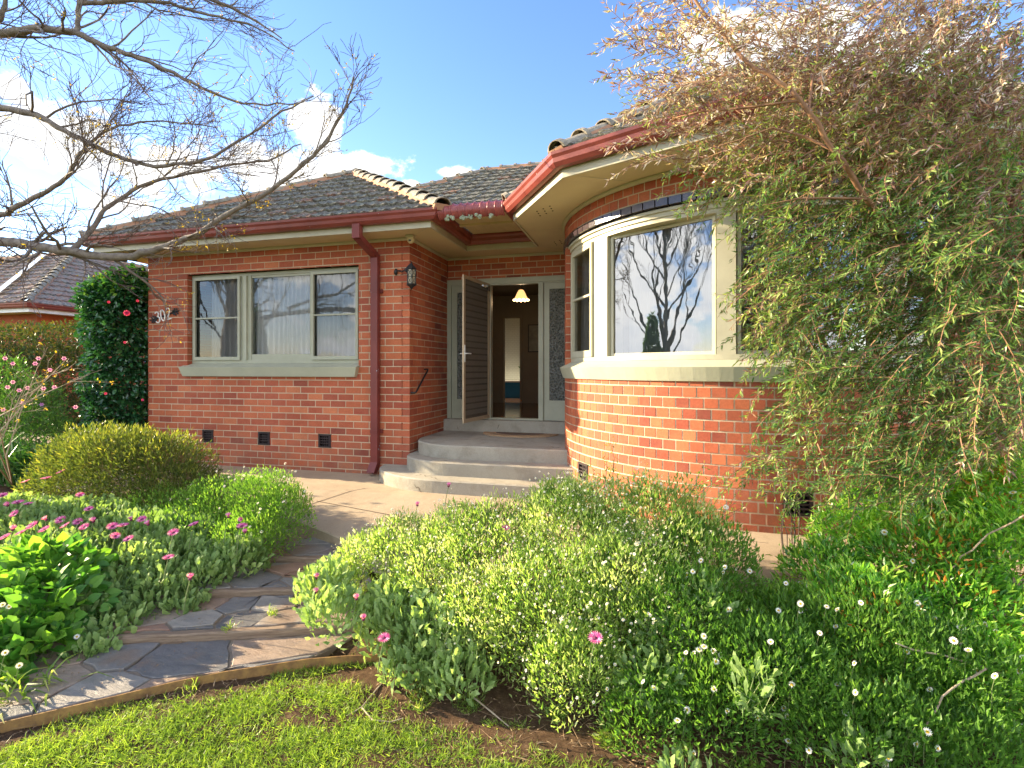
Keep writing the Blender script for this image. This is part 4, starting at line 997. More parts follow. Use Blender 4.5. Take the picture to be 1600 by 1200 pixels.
DG = {'3': arcp(0, .047, .034, .036, 150, -80) + arcp(0, -.038, .040, .047, 85, -155), '0': arcp(0, 0, .036, .085, 90, 450, 26), '2': arcp(0, .045, .036, .038, 165, -35) + [(.005, 0, -.02), (-.02, 0, -.055), (-.034, 0, -.078), (-.036, 0, -.086), (-.028, 0, -.086), (.0, 0, -.086), (.03, 0, -.086), (.044, 0, -.086)]}
for k, ch in enumerate('302'):
    m = MB(); m.tube(np.array(DG[ch]) + [(k - 1) * .108, -.030, .0], .0095, 6, ref=(0, 1, 0)); loc(m, 'digit', M['white'], hn)

# ---- doormat
m = MB(); th = np.linspace(math.pi, 2 * math.pi, 28); c = (-1.78, 7.28)
mat_o = empty('doormat', (c[0], c[1], .48), label='half round coir doormat on the porch slab at the doorway', cat='doormat')
m.prism([(c[0] + .56 * math.cos(t), c[1] + .40 * math.sin(t)) for t in th], .4745, .492, bevel=.004); m.build('border', paint('coir', (.42, .27, .15), (.30, .19, .10), 60, .95, 1.0), mat_o)
m = MB(); m.prism([(c[0] + .36 * math.cos(t), c[1] - .02 + .24 * math.sin(t)) for t in th], .4925, .496); m.build('pile', paint('dark_coir', (.13, .085, .06), None, 60, .95, 1.0), mat_o)
# ---- hall pendant lamp
pl = empty('pendant_lamp', (-2.24, 9.2, 2.8), label='lit amber glass pendant lamp with frilled rim in the hallway', cat='lamp')
m = MB(); nA = 48; rows = []
for (r_, z_) in [(.03, .19), (.045, .18), (.075, .13), (.10, .07), (.12, .02), (.145, 0)]:
    a = np.arange(nA) * 2 * math.pi / nA; rr = r_ * (1 + (0.05 if z_ < .03 else 0) * np.cos(a * 12)); rows.append(np.stack([-2.24 + rr * np.cos(a), 9.2 + rr * np.sin(a), np.full(nA, 2.70 + z_) + (0.008 * np.cos(a * 12) if z_ < .03 else 0)], 1))
i = np.arange(nA)[None, :]; r = np.arange(5)[:, None]; m.add(np.concatenate(rows), np.stack([r * nA + i, r * nA + (i + 1) % nA, (r + 1) * nA + (i + 1) % nA, (r + 1) * nA + i], -1).reshape(-1, 4))
mm, t_ = newmat('amber_shade'); b_ = bsdf(t_, .4, .4); b_.inputs['Base Color'].default_value = (.6, .3, .1, 1); b_.inputs['Emission Color'].default_value = (1, .50, .18, 1); b_.inputs['Emission Strength'].default_value = .45
m.build('lamp_shade', mm, pl, smooth=True)
mm, t_ = newmat('bulb_glow'); b_ = bsdf(t_, .4, .4); b_.inputs['Emission Color'].default_value = (1, .75, .42, 1); b_.inputs['Emission Strength'].default_value = 9
m = MB(); m.lathe([(.001, -.035), (.025, -.02), (.032, 0), (.02, .03), (.012, .05)], (-2.24, 9.2, 2.79), 14); m.build('bulb', mm, pl, smooth=True)
mm, t_ = newmat('shade_rim_glow'); b_ = bsdf(t_, .4, .4); b_.inputs['Base Color'].default_value = (.7, .45, .2, 1); b_.inputs['Emission Color'].default_value = (1, .72, .4, 1); b_.inputs['Emission Strength'].default_value = 1.6
m = MB(); a = np.linspace(0, 2 * math.pi, 97); m.tube(np.stack([-2.24 + .147 * np.cos(a), 9.2 + .147 * np.sin(a), 2.70 + .010 * np.cos(a * 12)], 1), .006, 5); m.build('frilled_rim', mm, pl)
m = MB(); m.tube([(-2.24, 9.2, 2.88), (-2.24, 9.2, 3.08)], .004, 5); m.build('cord', M['black'], pl)
lp = D.lights.new('pendant_bulb', 'POINT'); lp.energy = 4; lp.color = (1, .7, .4); lp.shadow_soft_size = .05; lo_ = D.objects.new('pendant_bulb', lp); COL.objects.link(lo_); lo_.location = (-2.24, 9.2, 2.66); lo_.parent = pl; lo_.matrix_parent_inverse = Matrix.Translation(-pl.location)
# ---- picture
pc = empty('framed_picture', (-2.42, 11.18, 2.1), label='black framed picture on the dark hallway wall', cat='picture')
m = MB(); rframe(m, -2.56, -2.26, 1.80, 2.42, .022, 11.165, 11.19); m.build('picture_frame', M['black'], pc)
m = MB(); m.box(-2.54, -2.28, 11.18, 11.188, 1.82, 2.40); m.build('print', paint('faded_print', (.20, .19, .16), (.10, .10, .09), 8, .6, 0), pc)
# ---- neighbour
nh = empty('neighbour_house', (-18, 13, 0), label='neighbouring brick house with weathered tile roof behind the hedge', cat='house')
N0 = np.array([-15.2, 9.4]); 
m = MB()
tile_plane(m, [(-26, 9.4, 3.1), (-15.2, 9.4, 3.1), (-19.0, 13.2, 5.38), (-26, 13.2, 5.38)], da=.075)
tile_plane(m, [(-15.2, 9.4, 3.1), (-15.2, 24, 3.1), (-19.0, 24, 5.38), (-19.0, 13.2, 5.38)], da=.075)
m.add([(-26, 13.2, 5.38), (-19, 13.2, 5.38), (-19, 24, 5.38), (-26, 24, 5.38)], [(0, 1, 2, 3)])
nr_ = m.build('roof', M['tile_red'], nh)
for p, q in [((-15.25, 9.45, 3.12), (-19, 13.2, 5.38)), ((-19, 13.2, 5.38), (-19, 24, 5.38)), ((-19, 13.2, 5.38), (-26, 13.2, 5.38))]: cap_line(p, q, nr_)
m = MB(); a = np.array([-16.8, 9.75, 3.42]); b = np.array([-20.0, 12.95, 5.32]); q = np.array([.13, .0, 0]); u_ = np.array([0, -.02, .05]); m.add([a - q + u_, a + q + u_, b + q + u_, b - q + u_], [(0, 1, 2, 3)]); m.build('valley_flashing', paint('galvanised', (.55, .6, .64), None, 4, .4, 0), nr_)
m = MB(); GPn = [(o, z - .25) for o, z in GP]; sweep(m, GPn, [(-26, 9.45), (-15.15, 9.45), (-15.15, 24)]); m.build('gutter', M['gutter'], nh)
m = MB(); sweep(m, [(-0.022, 2.88), (0, 2.88), (0, 3.08), (-0.022, 3.08)], [(-26, 9.45), (-15.15, 9.45), (-15.15, 24)]); m.build('fascia', M['white'], nh)
m = MB(); m.box(-25.5, -15.65, 9.95, 24, 0, 2.9); m.build('wall', M['brick'], nh)
m = MB(); m.add([(-26, 9.45, 2.9), (-15.15, 9.45, 2.9), (-15.15, 24, 2.9), (-26, 24, 2.9)], [(0, 1, 2, 3)]); m.build('soffit', M['soffit'], nh)

# ================================================================ PLANTS
def unit(v): return v / (np.linalg.norm(v, axis=-1, keepdims=True) + 1e-9)
# leaf templates: (along, side, up) per unit length / width
T_LANCE = (np.array([(0, 0, 0), (.4, .5, .12), (1, 0, 0), (.4, -.5, .12)]), [(0, 1, 2, 3)])
T_LEAF = (np.array([(0, 0, 0), (.22, .36, .06), (.55, .5, .10), (1, 0, -.12), (.55, -.5, .10), (.22, -.36, .06), (.5, 0, 0)]), [(0, 6, 2, 1), (6, 3, 2, 2), (0, 5, 4, 6), (6, 4, 3, 3)])
T_LEAF = (T_LEAF[0], [(0, 6, 2, 1), (0, 5, 4, 6)], [(6, 3, 2), (6, 4, 3)])
T_HEART = (np.array([(0, 0, 0), (-.14, .28, .05), (.12, .5, .10), (.55, .42, .08), (1, 0, -.10), (.55, -.42, .08), (.12, -.5, .10), (-.14, -.28, .05), (.45, 0, -.02)]),
           [(0, 8, 2, 1), (8, 4, 3, 2), (0, 7, 6, 8), (8, 6, 5, 4)])
T_LOBED = (np.array([(0, -.05, 0), (.24, -.20, .03), (.34, -.36, .05), (.48, -.28, .05), (.64, -.46, .06), (.80, -.30, .02), (1, 0, -.10), (.80, .30, .02), (.64, .46, .06), (.48, .28, .05), (.34, .36, .05), (.24, .20, .03), (0, .05, 0)]),
           [tuple(range(13))])
T_BLADE = (np.array([(0, -.5, 0), (0, .5, 0), (.55, .38, .05), (.55, -.38, .05), (1, 0, -.12)]), [(0, 1, 2, 3)], [(3, 2, 4)])
T_STRAP = (np.array([(0, -.5, 0), (0, .5, 0), (.35, .5, .22), (.35, -.5, .22), (.7, .45, .22), (.7, -.45, .22), (1, .05, -.05), (1, -.05, -.05)]), [(0, 1, 2, 3), (3, 2, 4, 5), (5, 4, 6, 7)])
T_STICK = (np.array([(0, 0, .5), (0, .43, -.25), (0, -.43, -.25), (1, 0, .3), (1, .26, -.15), (1, -.26, -.15)]), [(0, 1, 4, 3), (1, 2, 5, 4), (2, 0, 3, 5)])
def inst(mb, tpl, pos, d, nrm, Ls, Ws, var, Us=None):
    """stamp a template at every pos, along d, width direction = nrm x d"""
    pos = np.asarray(pos, float); n = len(pos); d = unit(np.asarray(d, float)); s_ = unit(np.cross(nrm, d)); u_ = np.cross(d, s_)
    Ls = np.broadcast_to(Ls, (n,)); Ws = np.broadcast_to(Ws, (n,)); Us = Ls if Us is None else np.broadcast_to(Us, (n,))
    T = tpl[0]; k = len(T)
    V = pos[:, None, :] + T[None, :, 0, None] * Ls[:, None, None] * d[:, None, :] + T[None, :, 1, None] * Ws[:, None, None] * s_[:, None, :] + T[None, :, 2, None] * Us[:, None, None] * u_[:, None, :]
    base = mb.nv; first = True
    var = np.broadcast_to(var, (n,))
    for fs in tpl[1:]:
        fa = np.array(fs); Fq = (np.arange(n)[:, None, None] * k + fa[None]).reshape(-1, fa.shape[1])
        vv = np.repeat(var, len(fa))
        if first: mb.add(V.reshape(-1, 3), Fq, vv); first = False
        else: mb.f.append(Fq + base); mb.var.append(vv.astype(np.float32))
def rdir(n): return unit(rng.normal(size=(n, 3)))
def blob_pts(bl, n, shell=0.55):
    """bl: list of (cx,cy,cz,rx,ry,rz[,weight]); returns points, outward directions, radius fraction"""
    B = np.array([b[:6] for b in bl], float); vol = B[:, 3] * B[:, 4] * B[:, 5]; vol = vol ** (2 / 3) * np.array([b[6] if len(b) > 6 else 1 for b in bl])
    idx = rng.choice(len(bl), n, p=vol / vol.sum()); d = rdir(n)
    d[:, 2] = np.where((d[:, 2] < -0.3) & (rng.random(n) < .6), -d[:, 2], d[:, 2])
    r = np.where(rng.random(n) < shell, rng.uniform(.82, 1.06, n), rng.random(n) ** (1 / 3))
    # clumpy outline
    r = r * (1 + .12 * np.sin(d[:, 0] * 7 + idx) * np.cos(d[:, 1] * 9 + idx * 2) + .06 * np.sin(d[:, 2] * 17 + d[:, 0] * 13))
    p = B[idx, :3] + d * r[:, None] * B[idx, 3:6]; o = unit(d / B[idx, 3:6])
    return p, o, r
def thing_loc(p): return tuple(float(x) for x in p)
def above(p, off=0.0):
    g = ground_h(p[:, 0], p[:, 1]); return p[:, 2] > g + off
def leafy(name, leafname, bl, n, tpl, Lr, Wr, mat, label, cat, group=None, shell=.6, up=.5, out=.7, rnd=.7, droop=0, stems=0, stemmat='stem_green', var=None, tip=True, flat=.5, ratio_w=True, stemlen=(.06, .16), srad=.003, varbias=0.0):
    p, o, r = blob_pts(bl, n, shell); k = above(p); p, o, r = p[k], o[k], r[k]; n = len(p)
    d = unit(o * out + rdir(n) * rnd + np.array([0, 0, up - droop])); nr = unit(o * flat + rdir(n) * .6 + np.array([0, 0, .5]))
    Ls = rng.uniform(*Lr, n); Ws = Ls * rng.uniform(*Wr, n)
    cl = .5 + .5 * np.sin(p[:, 0] * 9 + np.sin(p[:, 2] * 11) * 2) * np.sin(p[:, 1] * 8 + p[:, 2] * 7)
    cl = .35 * cl + .65 * vnoise(p[:, 0] * 1.0 + p[:, 2] * .6, p[:, 1] + p[:, 2] * .8, 5.5)
    v = np.clip(rng.beta(2, 2.2, n) * .62 + (cl - .1) * .42 + varbias + (.12 * (r > .95)), 0, .94) if var is None else var(p, o, r)
    loc_ = (float(np.mean([b[0] for b in bl])), float(np.mean([b[1] for b in bl])), float(min(b[2] - b[5] for b in bl)))
    loc_ = (loc_[0], loc_[1], float(ground_h(np.array(loc_[0]), np.array(loc_[1]))))
    e = empty(name, loc_, label=label, cat=cat, group=group)
    m = MB(); inst(m, tpl, p, d, nr, Ls, Ws, v); m.build(leafname, mat, e)
    if stems:
        ps, os_, rs = blob_pts(bl, stems, .4); k = above(ps); ps, os_ = ps[k], os_[k]; ns = len(ps); ds = unit(os_ + rdir(ns) * .6 + [0, 0, .6]); lg = rng.uniform(*stemlen, ns)
        m = MB(); inst(m, T_STICK, ps - ds * lg[:, None], ds, rdir(ns), lg, srad, .5, Us=srad); m.build('stems', M[stemmat], e)
    return e

# ---------------- flowers
def daisy_mesh(name, petals, r, pet_w, center_r, pmat, cmat, cup=0.15, stem=0.0, smat=None):
    m = MB(); a = np.arange(petals) * 2 * math.pi / petals
    d = np.stack([np.cos(a), np.sin(a), np.full(petals, cup)], 1); pos = d * center_r * .7
    inst(m, T_LANCE, pos, d, np.tile([0, 0, 1.0], (petals, 1)), r, pet_w, rng.random(petals), Us=r)
    me_o = m.build(name, pmat); me = me_o.data; D.objects.remove(me_o); return me
me_pink = daisy_mesh('petals', 20, .030, .0105, .007, L['pink'], None, .28)
me_pinkc = daisy_mesh('petals', 14, .024, .010, .006, L['pink'], None, 1.5)
me_white = daisy_mesh('petals', 14, .0095, .0045, .004, L['white'], None, .12)
m = MB(); m.lathe([(.001, -.004), (.008, -.002), (.0095, .003), (.006, .007), (.001, .008)], (0, 0, 0), 10); _o = m.build('flower_centre', M['plum'], smooth=True); me_pc = _o.data; D.objects.remove(_o)
m = MB(); m.lathe([(.001, -.002), (.0042, 0), (.004, .0025), (.001, .0035)], (0, 0, 0), 8); _o = m.build('flower_centre', M['yolk'], smooth=True); me_wc = _o.data; D.objects.remove(_o)
m = MB(); m.tube([(0, 0, -.16), (.004, .003, -.08), (0, 0, 0)], [.0028, .0024, .0022], 5); _o = m.build('flower_stem', M['stem_green']); me_ps = _o.data; D.objects.remove(_o)
m = MB(); m.tube([(0, 0, -.09), (.003, .003, -.04), (0, 0, 0)], .0009, 4); _o = m.build('flower_stem', M['stem_green']); me_ws = _o.data; D.objects.remove(_o)
def flower(parent, p, nrm, kind='white', scale=1.0, closed=False):
    nm = 'flower'
    me = {'white': me_white, 'pink': me_pinkc if closed else me_pink}[kind]; cm_ = me_wc if kind == 'white' else me_pc; st = me_ws if kind == 'white' else me_ps
    o = D.objects.new(nm, me); COL.objects.link(o); o.parent = parent; o.matrix_parent_inverse = Matrix.Translation(-parent.location)
    o.location = tuple(map(float, p)); q = Vector(nrm).to_track_quat('Z', 'Y'); o.rotation_euler = q.to_euler(); o.scale = (scale,) * 3
    for mm_ in (cm_, st):
        c = D.objects.new(mm_.name.split('.')[0], mm_); COL.objects.link(c); c.parent = o
        if mm_ is st:
            # keep the stem hanging towards the ground whatever way the flower looks
            c.rotation_euler = (q.inverted() @ Vector((0.15, 0.1, 1)).to_track_quat('Z', 'Y')).to_euler()
    return o
TOCAM = lambda p: unit(np.array([0, 0, CH]) - np.asarray(p, float))

# ---------------- hedge, camellia and shrubs at the far left
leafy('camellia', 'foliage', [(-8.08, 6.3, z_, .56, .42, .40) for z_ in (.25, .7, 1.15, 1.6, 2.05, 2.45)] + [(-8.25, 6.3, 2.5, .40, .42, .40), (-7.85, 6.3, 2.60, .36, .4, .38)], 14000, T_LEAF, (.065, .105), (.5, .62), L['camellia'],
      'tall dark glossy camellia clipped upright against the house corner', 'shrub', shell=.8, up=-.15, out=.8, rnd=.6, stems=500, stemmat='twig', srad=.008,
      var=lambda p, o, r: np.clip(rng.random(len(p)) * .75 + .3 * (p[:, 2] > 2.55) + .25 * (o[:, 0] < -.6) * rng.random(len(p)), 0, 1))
cam_e = D.objects['camellia']
m = MB()
for q_ in range(9): pass
def rosette(m, c, n, r0, w_, facing, cup=.5):
    f = Vector(facing).to_track_quat('Z', 'Y').to_matrix(); f = np.array(f)
    for ring, (k, rr, cp) in enumerate(((n, r0, cup * .4), (max(4, n - 3), r0 * .7, cup * 1.4), (4, r0 * .4, cup * 3))):
        a = np.arange(k) * 2 * math.pi / k + ring * .4; d = np.stack([np.cos(a), np.sin(a), np.full(k, cp)], 1) @ f.T
        inst(m, T_LEAF, np.tile(c, (k, 1)), d, np.tile(facing, (k, 1)), rr, w_ * rr / r0, rng.random(k))
for (fx, fy) in ((198, 489), (170, 472), (215, 470), (165, 615), (223, 625), (195, 535)):
    c = P(fx, fy, 7.42); m = MB(); rosette(m, c, 8, .045 if fx == 198 else .02, .045 if fx == 198 else .018, TOCAM(c)); m.build('flower', L['magenta'], cam_e)

hb = []
for k, x_ in enumerate(np.arange(-15.2, -8.9, .55)): hb += [(x_, 6.6 + .08 * (k % 2), .45, .55, .62, .62), (x_ + .15, 6.6, 1.25, .52, .60, .60), (x_, 6.6, 1.80, .5, .55, .42)]
leafy('clipped_hedge', 'foliage', hb, 42000, T_LANCE, (.045, .085), (.30, .42), L['hedge'], 'long golden green clipped hedge in front of the neighbouring house', 'hedge', shell=.75, up=.1, stems=500, stemmat='twig', srad=.005,
      var=lambda p, o, r: np.clip(rng.random(len(p)) * .6 + .35 * np.clip((p[:, 2] - 1.3) / 1.0, 0, 1) * rng.random(len(p)) + .05, 0, 1))
az_e = leafy('azalea', 'foliage', [(-8.6, 5.35, .65, .55, .4, .6), (-9.2, 5.4, .9, .5, .4, .7), (-8.2, 5.3, .4, .4, .35, .4)], 6500, T_LANCE, (.04, .07), (.32, .42), L['azalea'], 'azalea with scattered pale pink flowers in front of the hedge', 'shrub', stems=200, stemmat='twig', srad=.004)
for (fx, fy) in ((8, 560), (20, 568), (55, 568), (78, 578), (20, 597), (36, 630), (5, 640), (118, 636), (43, 606), (65, 632), (68, 607), (85, 605), (12, 605), (30, 610), (100, 560), (60, 560)):
    c = P(fx, fy, 6.9 + .15 * math.sin(fx)); m = MB(); rosette(m, c, 6, .030, .024, TOCAM(c), .6); m.build('flower', leafmat('azalea_petal', [(0, (.42, .14, .46)), (1, (.58, .32, .62))], .4) if 'azalea_petal' not in D.materials else D.materials['azalea_petal'], az_e)
# strap leaved clump
n = 900; e = empty('strap_leaf_clump', (-8.4, 4.9, -.09), label='clump of long arching dark green strap leaves at the foot of the azalea', cat='plant')
p = np.c_[rng.uniform(-9.6, -7.3, n), rng.uniform(4.75, 5.25, n), np.full(n, -.1)]; d = unit(rdir(n) * [.7, .7, .2] + [0, -.2, .9]); m = MB(); inst(m, T_STRAP, p, d, unit(rdir(n) * .4 + [0, 0, 1]), rng.uniform(.40, .72, n), rng.uniform(.018, .028, n), rng.random(n)); m.build('leaves', L['strap'], e)
# rounded bronze shrub
leafy('rounded_shrub', 'foliage', [(-5.55, 4.35, .22, .95, .62, .50), (-5.1, 4.35, .30, .62, .5, .44), (-6.0, 4.4, .32, .55, .5, .46), (-5.5, 4.3, .42, .5, .45, .36), (-4.75, 4.3, .08, .5, .42, .32), (-6.4, 4.3, .02, .4, .4, .3)], 24000, T_LANCE, (.03, .065), (.20, .28), L['bronze'],
      'rounded bronze and yellow tipped shrub in front of the brick wall', 'shrub', shell=.45, up=.45, out=.8, rnd=.7, stems=1800, stemmat='twig_red', srad=.003,
      var=lambda p, o, r: np.clip(rng.random(len(p)) * .62 + .36 * (r > .96) * (o[:, 2] > .3) * rng.random(len(p)), 0, 1))

# ---------------- left bed
fb = leafy('daisy_bush', 'foliage', [(-3.95, 4.15, .02, .55, .40, .34), (-3.45, 4.05, .12, .38, .30, .34), (-3.20, 3.95, .05, .30, .26, .30), (-4.6, 4.1, -.02, .55, .4, .26), (-3.35, 3.75, -.08, .32, .28, .24), (-4.1, 3.75, -.08, .5, .4, .22)], 22000, T_LANCE, (.022, .042), (.26, .36), L['fleabane'],
      'bright green fleabane bush with tiny white daisies beside the top of the slate path', 'bush', shell=.5, up=.9, out=.6, stems=900, srad=.0018, varbias=.08)
def scatter_white(parent, bl, n, seed_n=100, scale=(.8, 1.25), facesun=False, zoff=.05, topmin=.15, stuffname='small_flowers', region=None):
    p, o, r = blob_pts(bl, n * 6, 1.0); k = above(p) & (o[:, 2] > topmin - .4)
    if region is not None: k &= region(p)
    # visible side only
    vd = unit(np.array([0, 0, CH]) - p); k &= ((o * vd).sum(1) > -.15) | (o[:, 2] > .55)
    p, o = p[k][:n], o[k][:n]; n2 = len(p); p = p + o * .03 + [0, 0, zoff * .6]
    order = np.argsort(np.linalg.norm(p - [0, 0, CH], axis=1)); p, o = p[order], o[order]; vd = unit(np.array([0, 0, CH]) - p)
    nr = unit(vd * .55 + rdir(n2) * .5 + [-.35, 0, .5])
    for i in range(min(seed_n, n2)): flower(parent, p[i], nr[i], 'white', rng.uniform(*scale))
    if n2 > seed_n:
        m = MB(); q, nn = p[seed_n:], nr[seed_n:]; k = len(q)
        t1 = unit(np.cross(nn, rdir(k))); t2 = np.cross(nn, t1); sc = rng.uniform(*scale, k)
        for a in range(9):
            an = a * 2 * math.pi / 9; d = t1 * math.cos(an) + t2 * math.sin(an) + nn * .15; inst(m, T_LANCE, q, d, nn, .011 * sc, .0062 * sc, .5)
        o_ = m.build(stuffname, L['white'], parent); o_['kind'] = 'stuff'
        m = MB(); inst(m, T_HEART, q + nn * .002 - t1 * (.003 * sc)[:, None], t1, nn, .0062 * sc, .006 * sc, .5, Us=.0); o_ = m.build('small_flower_centres', M['yolk'], parent); o_['kind'] = 'stuff'
        m = MB(); ln_ = rng.uniform(.04, .10, k); inst(m, T_STICK, q - np.c_[np.zeros(k), np.zeros(k), ln_] + rdir(k) * .01, unit(np.tile([0, 0, 1.0], (k, 1)) + rdir(k) * .15), rdir(k), ln_, .0016, .5, Us=.0016); o_ = m.build('small_flower_stems', M['stem_green'], parent); o_['kind'] = 'stuff'
scatter_white(fb, [(-3.45, 4.05, .14, .38, .30, .34), (-3.20, 3.95, .07, .30, .26, .30), (-3.95, 4.15, .04, .55, .40, .34)], 70, 70)

dl = [(-4.3, 3.6, -.12, .65, .40, .20), (-5.1, 3.6, -.08, .7, .45, .22), (-5.9, 3.5, -.08, .7, .5, .22), (-3.85, 3.35, -.18, .40, .32, .20), (-3.60, 3.05, -.30, .30, .26, .17), (-3.45, 3.30, -.26, .22, .2, .16), (-3.30, 3.55, -.20, .22, .20, .18),
      (-3.55, 2.70, -.38, .24, .20, .15), (-3.9, 2.85, -.30, .35, .35, .20), (-4.6, 3.1, -.16, .5, .4, .2), (-3.28, 3.02, -.36, .15, .13, .10), (-3.42, 2.50, -.42, .16, .14, .10)]
ad = leafy('african_daisy_patch', 'foliage', dl, 15000, T_LOBED, (.05, .095), (.42, .60), L['daisy'], 'spreading grey green african daisies with pink flowers left of the slate path', 'plant', shell=.55, up=.9, out=.6, rnd=.6, stems=500, srad=.003, varbias=.05)
fl_px = [(95, 738, 5.2), (40, 753, 5.1), (72, 748, 5.1), (12, 790, 4.6), (28, 786, 4.6), (44, 788, 4.6), (23, 803, 4.5), (125, 774, 4.7), (139, 796, 4.5), (95, 813, 4.4), (73, 813, 4.4), (122, 816, 4.4), (20, 828, 4.1), (51, 822, 4.2), (102, 822, 4.2), (132, 824, 4.2), (146, 815, 4.3),
         (33, 833, 4.0), (205, 813, 4.3), (222, 812, 4.3), (232, 820, 4.2), (192, 822, 4.2), (201, 843, 4.0), (303, 820, 4.1), (271, 833, 4.0), (357, 808, 4.15), (377, 812, 4.15), (378, 823, 4.1), (383, 832, 4.05), (263, 872, 3.75), (297, 905, 3.5), (8, 840, 3.9), (70, 828, 4.1), (176, 823, 4.2), (4, 775, 4.7), (180, 838, 4.0)]
for (fx, fy, t) in fl_px:
    c = P(fx, fy, t); cl = rng.random() < .35; flower(ad, c, unit(np.array([.1, -.45, 1]) + rng.normal(0, .25, 3)), 'pink', rng.uniform(1.15, 1.5), cl)
# heart-leaved violets
vb = [(-3.95, 2.55, -.22, .42, .30, .26), (-4.25, 2.75, -.14, .45, .30, .28), (-3.72, 2.38, -.34, .26, .22, .18), (-4.0, 2.25, -.34, .35, .28, .22), (-3.62, 2.10, -.44, .22, .18, .12), (-4.4, 2.35, -.25, .3, .3, .24)]
vi = leafy('violet_clump', 'foliage', vb, 2100, T_HEART, (.06, .10), (.80, .95), L['violet'], 'bright green heart leaved violet clump spilling onto the slate path at the left edge', 'plant', shell=.75, up=-.1, out=.9, rnd=.5, flat=1.0, stems=500, srad=.004, varbias=.02)
for (fx, fy) in ((8, 1020), (30, 1040), (6, 1065), (120, 995), (4, 945), (14, 948)):
    c = P(fx, fy, 2.85 if fy > 1000 else 3.2); flower(vi, c, unit(TOCAM(c) + [0, 0, .5]), 'white', 1.5)
n = 160; p = np.c_[rng.uniform(-3.75, -3.2, n), rng.uniform(1.85, 2.2, n), np.full(n, -.42)]; p = p[(p[:, 1] > edge_y(p[:, 0]) + .03)]; n = len(p); d = unit(rdir(n) * [1, 1, .3] + [.1, -.3, .35]); m = MB(); inst(m, T_STRAP, p, d, unit(rdir(n) * .4 + [0, 0, 1]), rng.uniform(.12, .30, n), rng.uniform(.008, .014, n), rng.random(n))
e = empty('iris_clump', (-3.5, 2.05, -.42), label='low clump of narrow pale leaves at the bottom left corner of the slate path', cat='plant'); m.build('leaves', L['grass'], e)

# ---------------- right bed
eb = [(*P(570, 880, 3.6), .20, .20, .20), (*P(530, 915, 3.5), .16, .18, .18), (*P(630, 860, 3.6), .26, .24, .24), (*P(720, 845, 3.5), .28, .24, .24), (*P(880, 810, 3.4), .26, .26, .24), (-1.35, 3.20, -.05, .34, .32, .40), (-.95, 3.25, .05, .42, .38, .48), (-.45, 3.35, .16, .45, .40, .52), (.05, 3.40, .20, .45, .40, .50), (-.55, 2.95, -.05, .42, .34, .42), (-.12, 3.02, .0, .40, .34, .46), (-.95, 2.95, -.14, .3, .28, .32),
      (-.36, 2.70, -.22, .26, .22, .28)]
er = leafy('daisy_bush', 'foliage', eb, 62000, T_LANCE, (.020, .044), (.22, .34), L['flea_sunlit'], 'big sunlit mound of fleabane covered in tiny white daisies in front of the steps', 'bush', shell=.5, up=.9, out=.6, stems=3500, srad=.0016, stemlen=(.08, .22), varbias=.14)
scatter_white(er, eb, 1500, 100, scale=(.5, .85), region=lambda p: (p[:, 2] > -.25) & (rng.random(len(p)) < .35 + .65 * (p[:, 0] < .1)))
eb2 = [(.32, 3.28, .10, .34, .34, .42), (.20, 2.92, -.02, .30, .30, .36), (.0, 2.58, -.30, .20, .18, .24), (.75, 3.10, -.16, .40, .36, .36), (1.05, 3.0, -.12, .40, .34, .38), (.55, 2.72, -.16, .36, .26, .34), (.95, 2.6, -.26, .34, .22, .28), (1.35, 2.95, -.15, .36, .34, .36), (.30, 2.62, -.24, .26, .2, .26), (1.3, 2.62, -.30, .3, .2, .26)]
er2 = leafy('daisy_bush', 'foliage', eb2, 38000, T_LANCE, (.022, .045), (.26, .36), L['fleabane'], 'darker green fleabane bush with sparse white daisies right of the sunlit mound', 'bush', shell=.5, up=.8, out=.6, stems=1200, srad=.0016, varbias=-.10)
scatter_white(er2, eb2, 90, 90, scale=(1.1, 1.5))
p1 = leafy('african_daisy', 'foliage', [(-1.50, 2.95, -.22, .26, .22, .26), (-1.25, 2.85, -.24, .24, .2, .24), (-1.02, 2.72, -.34, .18, .16, .16), (*P(520, 965, 3.1), .17, .16, .16), (*P(505, 930, 3.25), .15, .15, .17), (-1.62, 3.05, -.20, .2, .2, .2), (-1.32, 2.70, -.36, .16, .13, .14)], 3300, T_LOBED, (.05, .095), (.32, .48), L['daisy'], 'african daisy plant with a few pink flowers at the left end of the right bed', 'plant', shell=.5, up=1.0, out=.5, stems=180, srad=.003, varbias=.2)
for (fx, fy, t, cl) in ((495, 903, 3.15, 1), (494, 926, 3.1, 1), (557, 936, 3.0, 1), (568, 968, 2.9, 1), (600, 998, 2.72, 0)):
    c = P(fx, fy, t); flower(p1, c, unit(TOCAM(c) * .5 + [-.1, 0, 1]), 'pink', 1.1, bool(cl))
ex_ = leafy('african_daisy', 'foliage', [(.02, 2.62, -.12, .16, .10, .12), (.1, 2.8, .0, .12, .1, .1)], 260, T_LOBED, (.05, .08), (.4, .5), L['daisy'], 'single african daisy with one large pink bloom low in the middle of the right bed', 'plant', stems=20)
c = P(930, 998, 2.40); flower(ex_, c, unit(TOCAM(c) * .6 + [0, 0, 1]), 'pink', 1.15)
